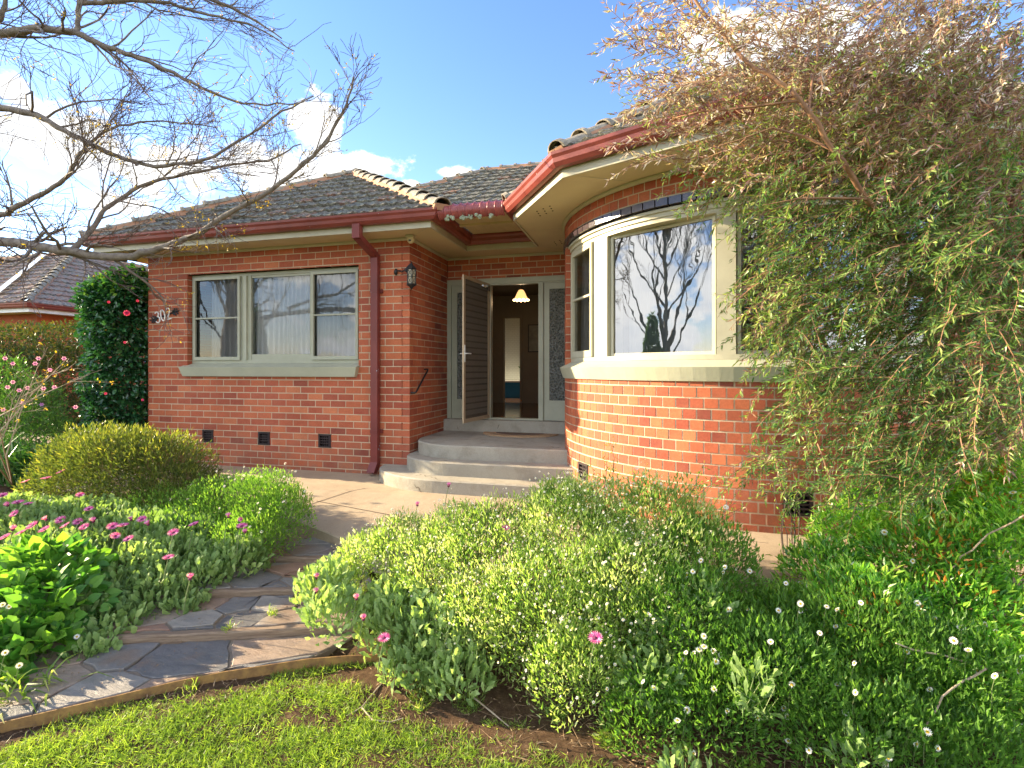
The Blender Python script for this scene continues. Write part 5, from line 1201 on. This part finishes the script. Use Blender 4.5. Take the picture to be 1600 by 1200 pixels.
for (fx, fy, t, cl, lab) in ((652, 790, 3.5, 1, 'lone pink african daisy at the front of the steps'), (790, 826, 3.2, 0, 'pale pink african daisy rising from the sunlit mound'), (1030, 792, 3.3, 1, 'dark pink african daisy before the curved brick wall'), (1178, 876, 3.1, 1, 'purple african daisy beside the sunlit concrete'), (701, 760, 3.6, 1, 'small crimson african daisy against the lowest step')):
    c = P(fx, fy, t); g = float(ground_h(c[0], c[1])); e = empty('daisy_stalk', (c[0], c[1], g), label=lab, cat='flower'); flower(e, c, unit(TOCAM(c) * .4 + [0, 0, 1]), 'pink', 1.0, bool(cl))
    m = MB(); m.tube([(c[0], c[1], g), (c[0] + .02, c[1], (g + c[2]) / 2), (c[0], c[1], c[2] - .1)], .0035, 5); m.build('stalk', M['stem_green'], e)
# silver-leaved plants
gl = [('grey green leaved sprig standing up out of the fleabane mound under the curved sill', [(.30, 2.85, .16, .10, .1, .14)], 70), ('grey green leaved sprig in the shaded middle of the daisy bushes', [(.46, 2.46, -.02, .10, .09, .13)], 55),
      ('small grey green sprig on the soil at the foot of the daisy bushes', [(.16, 2.36, -.38, .11, .09, .07)], 50), ('grey green leaved sprig low down near the right end of the daisy bushes', [(.86, 2.42, -.24, .11, .09, .13)], 55)]
for lab, bl, n_ in gl: leafy('grey_leaf_plant', 'foliage', bl, n_, T_LOBED, (.05, .085), (.32, .45), L['daisy'], lab, 'plant', group='grey green leaved sprigs in the right bed', shell=.3, up=.9, out=.7, rnd=.7, stems=14, srad=.004)
# cream buds over the sunlit mound
p, o, r = blob_pts([b for b in eb if b[0] < .15], 9000, 1.0); k = (p[:, 2] > -.15) & (o[:, 2] > -.1) & (vnoise(p[:, 0], p[:, 1] + p[:, 2], 5) > .42); p, o = p[k], o[k]; n = len(p); p = p + o * .035 + [0, 0, .02]
m = MB(); inst(m, T_LANCE, p, unit(rdir(n) * .6 + [.3, 0, .9]), rdir(n), rng.uniform(.007, .014, n), rng.uniform(.004, .007, n), rng.random(n)); o_ = m.build('buds', L['cream'], er); o_['kind'] = 'stuff'
# glossy shrub at the right
sb = [(*P(x, y, t), r, r * .8, r) for x, y, t, r in ((1330, 850, 3.25, .24), (1290, 915, 3.1, .26), (1400, 815, 3.25, .30), (1490, 790, 3.25, .36), (1580, 770, 3.15, .42), (1450, 900, 2.95, .34), (1350, 980, 2.8, .32), (1500, 990, 2.75, .36), (1590, 900, 2.85, .40), (1430, 1090, 2.6, .30), (1560, 1100, 2.5, .36), (1300, 1060, 2.75, .26), (1340, 1170, 2.6, .22), (1240, 980, 2.95, .22))]
def shrubvar(p, o, r):
    n = len(p); v = np.clip(rng.random(n) * .62 + .38 * (vnoise(p[:, 0] + p[:, 2], p[:, 1] + p[:, 2], 4.5) - .1) + .2 * (r > .95) * rng.random(n), 0, .94)
    c = np.sin(p[:, 0] * 7) * np.sin(p[:, 2] * 9 + 1); return np.where((rng.random(n) < .13) & (c > .1) & (p[:, 2] > -.15), rng.uniform(.965, 1, n), v)
sh = leafy('glossy_shrub', 'foliage', sb, 34000, T_LANCE, (.035, .065), (.26, .34), L['shrub'], 'lance leaved shrub with orange tinted new leaves at the right edge', 'shrub', shell=.5, up=.5, out=.7, rnd=.8, stems=1500, stemmat='twig_red', srad=.003, var=shrubvar)
scatter_white(sh, sb, 60, 60, scale=(1.3, 1.8), topmin=.0)
m = MB()
for a, b, c_ in [((1478, 895, 2.75), (1530, 845, 2.7), (1600, 805, 2.6)), ((1430, 1170, 2.2), (1470, 1085, 2.25), (1540, 1045, 2.3)), ((1400, 1005, 2.35), (1500, 1030, 2.4), (1600, 1066, 2.4))]:
    q = np.array([P(*a), P(*b), P(*c_)]); tt_ = np.linspace(0, 2, 9); pts = np.stack([np.interp(tt_, [0, 1, 2], q[:, i]) for i in range(3)], 1); pts[1:-1] = (pts[:-2] + pts[1:-1] * 2 + pts[2:]) / 4 + rng.normal(0, .004, (7, 3)); m.tube(pts, np.linspace(.0035, .005, 9), 6)
m.build('woody_stems', M['twig_pale'], sh)

# ---------------- lawn
LB = [G(*q, -.41) for q in ((-60, 1190), (0, 1165), (150, 1105), (300, 1078), (420, 1062), (530, 1048), (580, 1085), (700, 1130), (850, 1165), (1010, 1215), (1400, 1260))]
lx = np.array([q[0] for q in LB]); ly = np.array([q[1] for q in LB]); o_ = np.argsort(lx); lx, ly = lx[o_], ly[o_]
n = 330000; p = np.c_[rng.uniform(-3.4, 1.4, n), 0.6 + 2.5 * rng.random(n) ** .9, np.zeros(n)]
lim = np.interp(p[:, 0], lx, ly); clump = 2.2 * (.6 * vnoise(p[:, 0], p[:, 1], 4.3) + .4 * vnoise(p[:, 0] + 9, p[:, 1], 13) - .47) + .9 * (vnoise(p[:, 0], p[:, 1] + 5, 1.9) - .5)
dd = lim - p[:, 1]; keep = (dd > 0) & (rng.random(n) < np.clip(dd / .30 + .05 + clump * .25, 0, 1) * (.54 + .46 * np.tanh(clump * 2.6 + .25))) & (p[:, 1] < edge_y(p[:, 0]) - .015)
tuft = (dd < 0) & (dd > -.5) & (p[:, 1] < edge_y(p[:, 0]) - .02) & (vnoise(p[:, 0], p[:, 1] + 17, 6.5) > .80) & (rng.random(n) < .5)
vis = np.abs(p[:, 0] + .4) < 2.9
p = p[(keep | tuft) & vis]; p[:, 2] = ground_h(p[:, 0], p[:, 1]) - .004; n = len(p); cl = .6 * vnoise(p[:, 0], p[:, 1], 3.1) + .4 * vnoise(p[:, 0], p[:, 1], 11)
d = unit(rdir(n) * [1, 1, .3] + [.0, .0, .62]); m = MB(); inst(m, T_BLADE, p, d, unit(rdir(n) * [1, 1, .3]), rng.uniform(.022, .055, n) * (.8 + .5 * cl), rng.uniform(.0026, .0045, n), np.clip(rng.random(n) * .7 + cl * .3 - .05, 0, 1)); 
tag(m.build('grass', L['grass']), 'short bright green lawn grass thinning out over bare soil', 'grass', kind='stuff')
# dry litter and small stones on the soil
n = 5200; p = np.c_[rng.uniform(-3.2, 2.4, n), rng.uniform(1.2, 3.1, n), np.zeros(n)]; k = (p[:, 1] < edge_y(p[:, 0]) + .05) & (p[:, 1] > np.interp(p[:, 0], lx, ly) - .35); p = p[k]; n = len(p); p[:, 2] = ground_h(p[:, 0], p[:, 1]) + .004
d = unit(rdir(n) * [1, 1, .12]); m = MB(); inst(m, T_LANCE, p, d, unit(rdir(n) * .4 + [0, 0, 1]), rng.uniform(.01, .05, n), rng.uniform(.003, .009, n), .5)
inst(m, T_STICK, p[:1400], d[:1400], rdir(min(n, 1400)), rng.uniform(.03, .12, min(n, 1400)), .0018, .5, Us=.0018)
tag(m.build('leaf_litter', M['litter']), 'dry leaf litter and twig bits on the bare soil', 'litter', kind='stuff')
n = 1600; p = np.c_[rng.uniform(-3.2, 2.4, n), rng.uniform(1.2, 3.1, n), np.zeros(n)]; k = (p[:, 1] < edge_y(p[:, 0]) + .05) & (p[:, 1] > np.interp(p[:, 0], lx, ly) - .35); p = p[k]; n = len(p); p[:, 2] = ground_h(p[:, 0], p[:, 1])
OCT = (np.array([(1, 0, 0), (0, 1, 0), (-1, 0, 0), (0, -1, 0), (0, 0, 1), (0, 0, -.6)]), [(0, 1, 4), (1, 2, 4), (2, 3, 4), (3, 0, 4), (1, 0, 5), (2, 1, 5), (3, 2, 5), (0, 3, 5)])
s_ = rng.uniform(.003, .011, n); m = MB(); inst(m, OCT, p, rdir(n) * [1, 1, .3], np.tile([0, 0, 1.0], (n, 1)) + rdir(n) * .3, s_ * 1.4, s_, .5, Us=s_ * .7)
tag(m.build('soil_crumbs', M['soil']), 'crumbs of soil and grit on the bare bed edge', 'soil', kind='stuff')
# small weeds rooted in the joints of the path
for (fx, fy, z_, k_, lab) in ((358, 985, -.33, 26, 'tuft of grass weed in the slate just below the middle sleeper'), (426, 960, -.31, 30, 'larger tuft of grass weed in the slate close to the pink daisies'), (343, 895, -.27, 16, 'thin tuft of grass weed on the slate just above the middle sleeper'), (470, 905, -.27, 20, 'tuft of grass weed where the upper slate path meets the right bed'),
    (300, 1075, -.40, 26, 'tuft of weed against the rusty edging, on the lawn side'), (700, 1082, -.41, 60, 'broad low tuft of grass weed on the bare soil under the daisy mound'), (830, 1060, -.41, 20, 'small upright weed tuft on bare soil tucked under the sunlit mound'), (905, 1085, -.41, 24, 'weed tuft on the soil nearest the large pink bloom'), (655, 1110, -.41, 18, 'small weed tuft where the lawn thins beside the forked stick')):
    c = G(fx, fy, z_); m = MB(); pp_ = np.tile(c, (k_, 1)) + rng.normal(0, .018, (k_, 3)) * [1, 1, 0]; inst(m, T_STRAP, pp_, unit(rdir(k_) * [1, 1, .2] + [0, 0, .7]), rdir(k_) * [1, 1, .3] + [0, 0, .1], rng.uniform(.03, .085, k_), rng.uniform(.003, .006, k_), rng.random(k_))
    e = empty('weed_tuft', tuple(map(float, c)), label=lab, cat='weed', group='weed tufts in the path joints and bare soil'); m.build('blades', L['grass'], e)
n = 900; p = np.c_[rng.uniform(-3.9, -2.0, n), rng.uniform(1.7, 4.3, n), np.zeros(n)]
for k in range(n):
    y_, x_ = p[k, 1], p[k, 0]; lv_z = [-.363]
    for l_, z_ in ((LC, -.315), (LB_, -.272), (LA, -.229)):
        nn_ = np.array([-l_[2][1], l_[2][0]])
        if (p[k, :2] - l_[0]) @ nn_ > 0: lv_z.append(z_)
    p[k, 2] = lv_z[-1] + .006
p = p[(p[:, 1] > edge_y(p[:, 0]) + .05) & (p[:, 1] < np.interp(p[:, 0], [-3.1, -2.5], [4.1, 3.9]))]; n = len(p); m = MB(); inst(m, T_LANCE, p, unit(rdir(n) * [1, 1, .08]), unit(rdir(n) * .3 + [0, 0, 1]), rng.uniform(.006, .028, n), rng.uniform(.003, .009, n), .5)
tag(m.build('path_litter', M['litter']), 'bits of dry leaf and grit scattered over the slate path', 'litter', kind='stuff')
# fallen sticks on the lawn
for pts, lab in (([(606, 1058, .0), (590, 1075, .012), (565, 1105, .02), (540, 1120, .005)], 'forked pale fallen stick at the edge of the lawn below the pink daisies'), ([(740, 1090, .01), (765, 1110, .02), (795, 1135, .005)], 'short curved fallen stick on bare soil under the daisy mound')):
    q = [G(x, y, -.41 + h) for x, y, h in pts]; m = MB(); m.tube(q, np.linspace(.005, .003, len(q)), 6)
    if len(pts) == 4: q2 = [G(*v) for v in ((565, 1105, -.39), (582, 1125, -.40), (610, 1128, -.405), (630, 1122, -.40))]; m.tube(q2, [.004, .004, .003, .002], 6)
    tag(m.build('fallen_stick', M['twig_pale']), lab, 'stick')

# ================================================================ TREES
def prx(q):
    v = np.asarray(q) - np.array([0, 0, CH]); z_ = -v[0] * ST + v[1] * CT
    return (800 + F * (v[0] * CT + v[1] * ST) / z_, YH - F * v[2] / z_) if z_ > .3 else (-999, 0)
PRUNE = None
def grow(mbs, p0, d0, L0, r0, depth, maxd, spread=.75, up=.05, kids=(4, 7), seg=6, wob=.22, leaves=None, shrink=.62, rmin=.0016, tipc=None):
    pts = [np.array(p0, float)]; d = np.array(d0, float) / np.linalg.norm(d0)
    for i in range(seg):
        d = unit(d + rng.normal(0, wob, 3) * .55 + np.array([0, 0, up])); pts.append(pts[-1] + d * L0 / seg)
    pts = np.array(pts); r1 = max(rmin, r0 * .45); rad = np.linspace(r0, r1, len(pts))
    sd = 8 if r0 > .03 else (5 if r0 > .006 else 3)
    mbs[min(depth, len(mbs) - 1)].tube(pts, rad, sd, rng.random(), cap=False)
    if leaves is not None and depth >= maxd - 1:
        for q in pts[2:]:
            if rng.random() < .45: leaves.append((q, d.copy()))
    if PRUNE is not None and PRUNE(pts[-1]): return
    if depth < maxd:
        k = rng.integers(kids[0], kids[1] + 1)
        for j in range(k):
            t = rng.uniform(.25, 1.0) if j else 1.0; f = t * seg; i0 = min(seg - 1, int(f)); q = pts[i0] + (pts[i0 + 1] - pts[i0]) * (f - i0)
            td = unit(pts[i0 + 1] - pts[i0]); nd = unit(td + unit(np.cross(td, rdir(1)[0])) * rng.uniform(.4, 1.1) * spread)
            grow(mbs, q, nd, L0 * shrink * rng.uniform(.7, 1.15), max(rmin, (r0 + (r1 - r0) * t) * rng.uniform(.45, .65)), depth + 1, maxd, spread, up, kids, max(4, seg - 1), wob * 1.1, leaves, shrink, rmin)
def limb(mbs, spec, kids, r0, r1, L1, leaves, maxd=3, up=.04, spread=.85):
    q = np.array([P(*s_) for s_ in spec]); n = len(q); t = np.linspace(0, n - 1, (n - 1) * 5 + 1); pts = np.stack([np.interp(t, np.arange(n), q[:, i]) for i in range(3)], 1)
    for _ in range(2): pts[1:-1] = (pts[:-2] + pts[1:-1] * 2 + pts[2:]) / 4
    pts[1:-1] += rng.normal(0, .006, pts[1:-1].shape); rad = np.linspace(r0, r1, len(pts)) * (1 + .08 * np.sin(np.arange(len(pts)) * 2.1)); mbs[0].tube(pts, rad, 9, .5, cap=False)
    for j in range(kids):
        f = rng.uniform(.08, .98) * (len(pts) - 1); i0 = int(f); q0 = pts[i0]; td = unit(pts[min(i0 + 1, len(pts) - 1)] - pts[max(0, i0 - 1)])
        nd = unit(td * .8 + unit(np.cross(td, rdir(1)[0])) * rng.uniform(.5, 1.0) * spread + [0.25, 0, .1])
        grow(mbs, q0, nd, L1 * rng.uniform(.6, 1.2) * (1.1 - .5 * f / len(pts)), max(.004, (r0 + (r1 - r0) * f / len(pts)) * .42), 1, maxd, spread, up, (4, 6), 6, .34, leaves, .64, .0022)
bt = empty('bare_tree', tuple(P(-330, 577, 5.6)[:2]) + (-.09,), label='leafless tree with long grey limbs reaching in from the left over the front garden', cat='tree')
mbs = [MB(), MB(), MB()]; lv = []
TB = P(-330, 577, 5.6)
limb(mbs, [(-330, 980, 5.6), (-325, 700, 5.6), (-300, 450, 5.55), (-260, 250, 5.5), (-210, 60, 5.4), (-150, -150, 5.3)], 6, .16, .08, 1.2, lv)
LS = [([(-300, 430, 5.55), (-150, 395, 5.2), (0, 375, 4.9), (60, 386, 4.8), (110, 393, 4.75), (190, 405, 4.7), (240, 390, 4.65), (292, 376, 4.6), (350, 338, 4.55), (440, 288, 4.5), (500, 235, 4.45), (545, 160, 4.4), (552, 120, 4.4)], 15, .055, .006, .75),
      ([(110, 393, 4.75), (150, 350, 4.85), (170, 320, 4.9), (230, 285, 5.0), (330, 262, 5.1), (420, 250, 5.2), (470, 225, 5.3)], 10, .026, .006, .7),
      ([(-260, 250, 5.5), (-120, 190, 5.2), (0, 165, 5.0), (60, 180, 4.95), (100, 205, 4.9), (170, 240, 4.85), (240, 262, 4.8), (330, 250, 4.8), (430, 180, 4.9), (490, 150, 5.0)], 14, .04, .006, .8),
      ([(-150, 380, 5.2), (-60, 350, 5.1), (0, 337, 5.0), (50, 310, 4.95), (105, 280, 4.9), (125, 240, 4.9), (160, 205, 4.95), (230, 185, 5.0), (340, 200, 5.1)], 12, .034, .005, .7),
      ([(-210, 60, 5.4), (-100, 70, 5.2), (0, 52, 5.1), (60, 45, 5.0), (118, 50, 5.0), (170, 75, 5.0), (230, 95, 5.1), (300, 130, 5.2), (380, 165, 5.3), (470, 160, 5.4)], 15, .05, .006, .85),
      ([(118, 50, 5.0), (125, 10, 5.0), (122, -40, 5.0), (140, -100, 5.0)], 7, .024, .012, .8),
      ([(-210, 60, 5.4), (-90, 10, 5.2), (0, 40, 5.05), (12, -10, 5.0), (30, -60, 5.0)], 5, .03, .014, .7),
      ([(122, 5, 5.0), (180, 3, 5.05), (250, 0, 5.1), (330, 25, 5.2), (400, 40, 5.3), (460, 80, 5.4)], 13, .024, .005, .8),
      ([(-150, -150, 5.3), (0, -140, 5.3), (150, -80, 5.3), (280, -20, 5.4), (380, 20, 5.5), (440, 60, 5.5)], 13, .05, .006, .9),
      ([(-250, 480, 5.5), (-120, 560, 5.6), (0, 640, 5.7), (30, 628, 5.7), (70, 600, 5.6), (120, 590, 5.6)], 4, .02, .004, .35)]
BX = [560, 575, 580, 560, 560]
def PRUNE(q):
    x_, y_ = prx(q); return x_ > np.interp(y_, [0, 90, 160, 230, 330], BX)
limb(mbs, LS[0][0], 24, .055, .006, .55, lv)
limb(mbs, LS[0][0][8:], 14, .012, .005, .30, lv, 2)
BX = [400, 440, 445, 470, 520]
for s_ in LS[1:-1]: limb(mbs, *s_[:1], int(s_[1] * 1.45), s_[2], s_[3], s_[4], lv)
PRUNE = None
mbs[0].build('trunk', M['bark'], bt, smooth=True); mbs[1].build('branches', M['bark'], bt, smooth=True); mbs[2].build('twigs', M['twig'], bt)
q = np.array([a[0] for a in lv]); dq = np.array([a[1] for a in lv]); k = rng.random(len(q)) < .20; 
keepc = (np.sin(q[:, 0] * 3) * np.sin(q[:, 2] * 4 + q[:, 1]) > -.2) & k; q, dq = q[keepc], dq[keepc]
m = MB()
for _ in range(4): inst(m, T_LANCE, q + rng.normal(0, .012, q.shape), unit(rdir(len(q)) + dq * .4), rdir(len(q)), rng.uniform(.014, .032, len(q)), rng.uniform(.008, .014, len(q)), rng.random(len(q)))
m.build('buds', L['bud'], bt)
# pale leafless shrub in the left bed
bs = empty('bare_shrub', (-6.6, 4.6, -.09), label='pale leafless twiggy shrub with a few yellow buds at the left edge', cat='shrub'); mbs = [MB()]; lv = []
q0 = G(20, 760, -.09)
for (a, b) in (((0, 655), (105, 560)), ((-20, 640), (140, 585)), ((10, 690), (60, 570)), ((-10, 700), (40, 600))):
    q = [q0, P(a[0], a[1] + 20, 5.3), P((a[0] + b[0]) / 2, (a[1] + b[1]) / 2 + 6, 5.3), P(*b, 5.3)]; mbs[0].tube(q, [.008, .007, .005, .002], 6, .5)
    for j in range(6): f = rng.uniform(.9, 3); i0 = min(2, int(f)); c = q[i0] + (q[i0 + 1] - q[i0]) * (f - i0); grow(mbs, c, unit(unit(q[3] - q[1]) + rdir(1)[0] * .8), .26, .003, 1, 2, .8, .03, (2, 4), 5, .25, lv)
mbs[0].build('branches', M['twig_pale'], bs)
q = np.array([a[0] for a in lv])[::6]; m = MB()
for _ in range(3): inst(m, T_LANCE, q + rng.normal(0, .01, q.shape), rdir(len(q)), rdir(len(q)), .03, .016, rng.random(len(q)))
m.build('buds', L['bud'], bs)

# ---------------- weeping shrub over the bay
wt = empty('weeping_shrub', (2.75, 3.80, -.09), label='large weeping shrub with narrow bronze and green leaves hanging in front of the bay window', cat='shrub')
mb_b, mb_t, mb_l = MB(), MB(), MB()
base = np.array([2.75, 3.80, -.1])
main = [[(1500, 420, 3.2), (1430, 395, 3.1), (1375, 338, 2.72), (1310, 240, 2.6), (1240, 150, 2.6), (1160, 86, 2.7), (1094, 0, 2.75), (1070, -60, 2.75)],
        [(1500, 480, 3.2), (1450, 405, 3.2), (1400, 380, 3.2), (1350, 300, 3.3), (1230, 210, 3.4), (1120, 170, 3.4)], [(1560, 420, 3.2), (1540, 200, 3.1), (1480, 60, 3.0), (1400, -60, 3.0)], [(1560, 420, 3.2), (1600, 250, 2.9), (1640, 50, 2.8)], [(1540, 520, 3.1), (1600, 480, 2.8), (1680, 430, 2.6)]]
for k, ml in enumerate(main):
    q = np.array([P(*a) for a in ml]); q = np.concatenate([[base, base * [1, 1, 0] + [(.0), .0, .55]], q]) if k != 0 or True else q
    n_ = len(q); t = np.linspace(0, n_ - 1, (n_ - 1) * 5 + 1); pts = np.stack([np.interp(t, np.arange(n_), q[:, i]) for i in range(3)], 1)
    for _ in range(3): pts[1:-1] = (pts[:-2] + pts[1:-1] * 2 + pts[2:]) / 4
    pts[2:-1] += np.cumsum(rng.normal(0, .006, pts[2:-1].shape), 0) * .8 + rng.normal(0, .006, pts[2:-1].shape)
    mb_b.tube(pts, np.linspace(.022, .006, len(pts)), 8, .5)
    for j in range(9):
        i0 = rng.integers(8, len(pts) - 2); dd_ = unit(unit(pts[i0 + 1] - pts[i0]) + rdir(1)[0] * .8); q0 = pts[i0]; q1 = q0 + dd_ * .3 + [0, 0, .03]; q2 = q1 + unit(dd_ + [0, 0, -.3] + rng.normal(0, .3, 3)) * .35; mb_b.tube([q0, (q0 + q1) / 2 + rng.normal(0, .01, 3), q1, (q1 + q2) / 2 + rng.normal(0, .015, 3), q2], [.008, .007, .006, .004, .002], 5, .5)
# (px, py, t, r_px, weight, bronze)
WB = [(1570, 60, 2.8, 110, 2.2, .72), (1460, 60, 2.9, 110, 2.3, .78), (1340, 60, 2.95, 95, 1.8, .82), (1240, 75, 2.95, 75, 1.1, .85), (1160, 90, 2.95, 65, .6, .85), (1090, 85, 2.85, 60, .34, .8), (1030, 110, 2.8, 55, .20, .8), (1030, 30, 2.75, 50, .17, .8), (1120, 20, 2.8, 60, .35, .8),
      (1100, 170, 3.1, 70, .75, .75), (1050, 215, 3.2, 55, .35, .7), (1180, 190, 3.1, 85, 1.3, .68), (1300, 180, 3.0, 100, 2, .6), (1420, 180, 2.9, 110, 2.3, .55), (1550, 190, 2.8, 110, 2.3, .52),
      (1130, 265, 3.3, 55, .6, .55), (1215, 290, 3.2, 65, .95, .45), (1320, 300, 3.1, 95, 2.1, .42), (1440, 310, 2.95, 100, 2.3, .42), (1560, 330, 2.8, 110, 2.4, .40),
      (1235, 380, 3.15, 60, .85, .45), (1330, 400, 3.1, 85, 1.9, .38), (1450, 420, 2.95, 90, 2.0, .36), (1570, 440, 2.75, 100, 2.3, .38), (1215, 450, 3.1, 45, .45, .58), (1230, 520, 3.05, 48, .6, .50), (1310, 500, 3.05, 75, 1.6, .38), (1420, 530, 2.95, 70, 1.5, .33), (1540, 560, 2.75, 90, 2.0, .45),
      (1275, 590, 3.0, 46, .45, .42), (1345, 600, 3.0, 58, .8, .33), (1440, 620, 2.9, 62, .95, .33), (1550, 640, 2.7, 60, 1.2, .6), (1240, 660, 2.95, 40, .20, .48), (1320, 680, 2.95, 42, .32, .35), (1400, 690, 2.9, 50, .7, .30), (1480, 690, 2.85, 50, .8, .33), (1200, 720, 2.9, 40, .14, .6), (1285, 745, 2.9, 40, .22, .45), (1360, 750, 2.9, 40, .4, .33), (1170, 600, 2.95, 18, .03, .6), (1440, 740, 2.85, 40, .5, .30)]
wts = np.array([b[4] for b in WB]); NS = 3900; idx = rng.choice(len(WB), NS, p=wts / wts.sum())
lp_, ld_, ln_, lv_, lL_ = [], [], [], [], []
for i in idx:
    px, py, t, rp, _, br = WB[i]; a = rng.uniform(0, 2 * math.pi); rr = rp * math.sqrt(rng.random()) * 1.08; tt = t + rng.normal(0, .22)
    c = P(px + rr * math.cos(a), py + rr * math.sin(a), max(2.2, tt))
    if c[1] > 4.0 and (c[0] - BC[0]) ** 2 + (c[1] - BC[1]) ** 2 < (BR + .12) ** 2 + .02: continue
    topleft = py < 230 and px < 1300
    outw = unit(np.array([c[0] - 2.3, c[1] - 3.6, 0.0]) + 1e-6)
    dz = rng.uniform(-.1, .7) if topleft else rng.uniform(-1.0, .35)
    d = unit(outw * .8 + rng.normal(0, .5, 3) * [1, 1, .4] + [-.25, 0, dz]); grav = .08 if topleft else .15
    Ls = rng.uniform(.18, .42); ns = 9; pts = [c - d * Ls * .3]
    for s_ in range(ns): d = unit(d + [0, 0, -grav * .6] + rng.normal(0, .06, 3)); pts.append(pts[-1] + d * Ls / ns)
    pts = np.array(pts)
    mb_t.tube(pts, np.linspace(.0028, .0010, ns + 1), 3, br, cap=False)
    nl = int(Ls / .0115); f = np.sort(rng.uniform(.05, 1, nl)) * ns; i0 = np.minimum(ns - 1, f.astype(int)); q = pts[i0] + (pts[i0 + 1] - pts[i0]) * (f - i0)[:, None]; td = unit(pts[i0 + 1] - pts[i0])
    sidev = unit(np.cross(td, rdir(nl))); dl_ = unit(td * rng.uniform(.5, 1.1, (nl, 1)) + sidev * .75)
    bz = br - (.19 if py > 250 else -.03) + rng.normal(0, .13)
    lp_.append(q); ld_.append(dl_); ln_.append(rdir(nl)); lL_.append(rng.uniform(.028, .056, nl)); lv_.append(np.clip(bz + rng.normal(0, .16, nl), 0, 1))
lp_, ld_, ln_, lL_, lv_ = map(np.concatenate, (lp_, ld_, ln_, lL_, lv_))
inst(mb_l, T_LANCE, lp_, ld_, ln_, lL_, lL_ * .19, lv_)
mb_b.build('trunk', M['twig_red'], wt, smooth=True); mb_t.build('twigs', M['twig_red'], wt); mb_l.build('foliage', L['weep'], wt)

# wiry dark-leaved sprays in front of the lower bay wall
ws = empty('wiry_shrub', (.95, 3.5, -.2), label='wiry dark leaved sprays in front of the sunlit curved brick wall', cat='shrub')
mt_, ml_ = MB(), MB(); 
for (a, b) in (((1035, 860), (1130, 745)), ((1060, 800), (1095, 740)), ((1080, 850), (1150, 770)), ((1240, 800), (1180, 690)), ((1230, 830), (1215, 700)), ((1290, 800), (1270, 690)), ((1010, 880), (1075, 800)), ((950, 760), (960, 725)), ((930, 770), (915, 735)), ((990, 790), (1000, 745)), ((1040, 810), (1030, 760))):
    p0, p1 = P(*a, 3.5), P(*b, 3.55); g = p0.copy(); g[2] = -.2
    for _ in range(4):
        e1 = p1 + rng.normal(0, .06, 3); pts = np.array([g, p0 + rng.normal(0, .03, 3), (p0 + e1) / 2 + rng.normal(0, .03, 3), e1]); mt_.tube(pts, [.004, .003, .002, .001], 4, .5)
        nl = 34; f = rng.uniform(.7, 3, nl); i0 = np.minimum(2, f.astype(int)); q = pts[i0] + (pts[i0 + 1] - pts[i0]) * (f - i0)[:, None]; inst(ml_, T_LANCE, q + rng.normal(0, .012, q.shape), unit(rdir(nl) + [0, 0, .4]), rdir(nl), rng.uniform(.02, .045, nl), rng.uniform(.006, .010, nl), rng.random(nl) * .8)
mt_.build('stems', M['twig'], ws); ml_.build('foliage', L['shrub'], ws)

# ---------------- behind the photographer (seen in the window reflections)
rt = empty('street_tree', (-18.6, -7.2, -.5), label='leafless street tree across the lawn, mirrored in the bay window', cat='tree'); mbs = [MB(), MB(), MB()]
tp = np.array([-18.6, -7.2, -.5]); mbs[0].tube([tp, tp + [.05, 0, 1.0], tp + [0, .05, 2.2], tp + [.05, 0, 4.0], tp + [0, 0, 8.0], tp + [.05, .0, 14.0]], [.19, .16, .14, .11, .07, .03], 10, .5)
for k in range(22): z_ = 2.0 + k * .5; a = k * 2.4; grow(mbs, tp + [0, 0, z_], [math.cos(a) * .7, math.sin(a) * .7, 1.0], 4.4 - .12 * k, .075 - .0022 * k, 0, 3, .6, .16, (3, 5), 7, .2, None, rmin=.006)
mbs[0].build('trunk', M['bark'], rt, smooth=True); mbs[1].build('branches', M['bark'], rt); mbs[2].build('twigs', M['twig'], rt)
leafy('boundary_hedge', 'foliage', [(x_, -15.0 - .15 * (x_ + 10), .3 + .5 * math.sin(x_ * 1.1), 1.6, .9, 1.3 + .5 * math.sin(x_)) for x_ in np.arange(-34, 8, 1.5)], 16000, T_LEAF, (.12, .22), (.5, .6), L['pine'], 'dark hedge along the far side of the lawn behind the photographer', 'hedge', shell=.9)
leafy('conifer', 'foliage', [(-14.6, -4.0, .1 + k * .5, .55 - k * .06, .55 - k * .06, .6) for k in range(7)], 9000, T_LEAF, (.08, .16), (.4, .5), L['azalea'], 'slender conifer beyond the lawn behind the photographer', 'tree', shell=.9, stems=50, stemmat='twig', srad=.03)
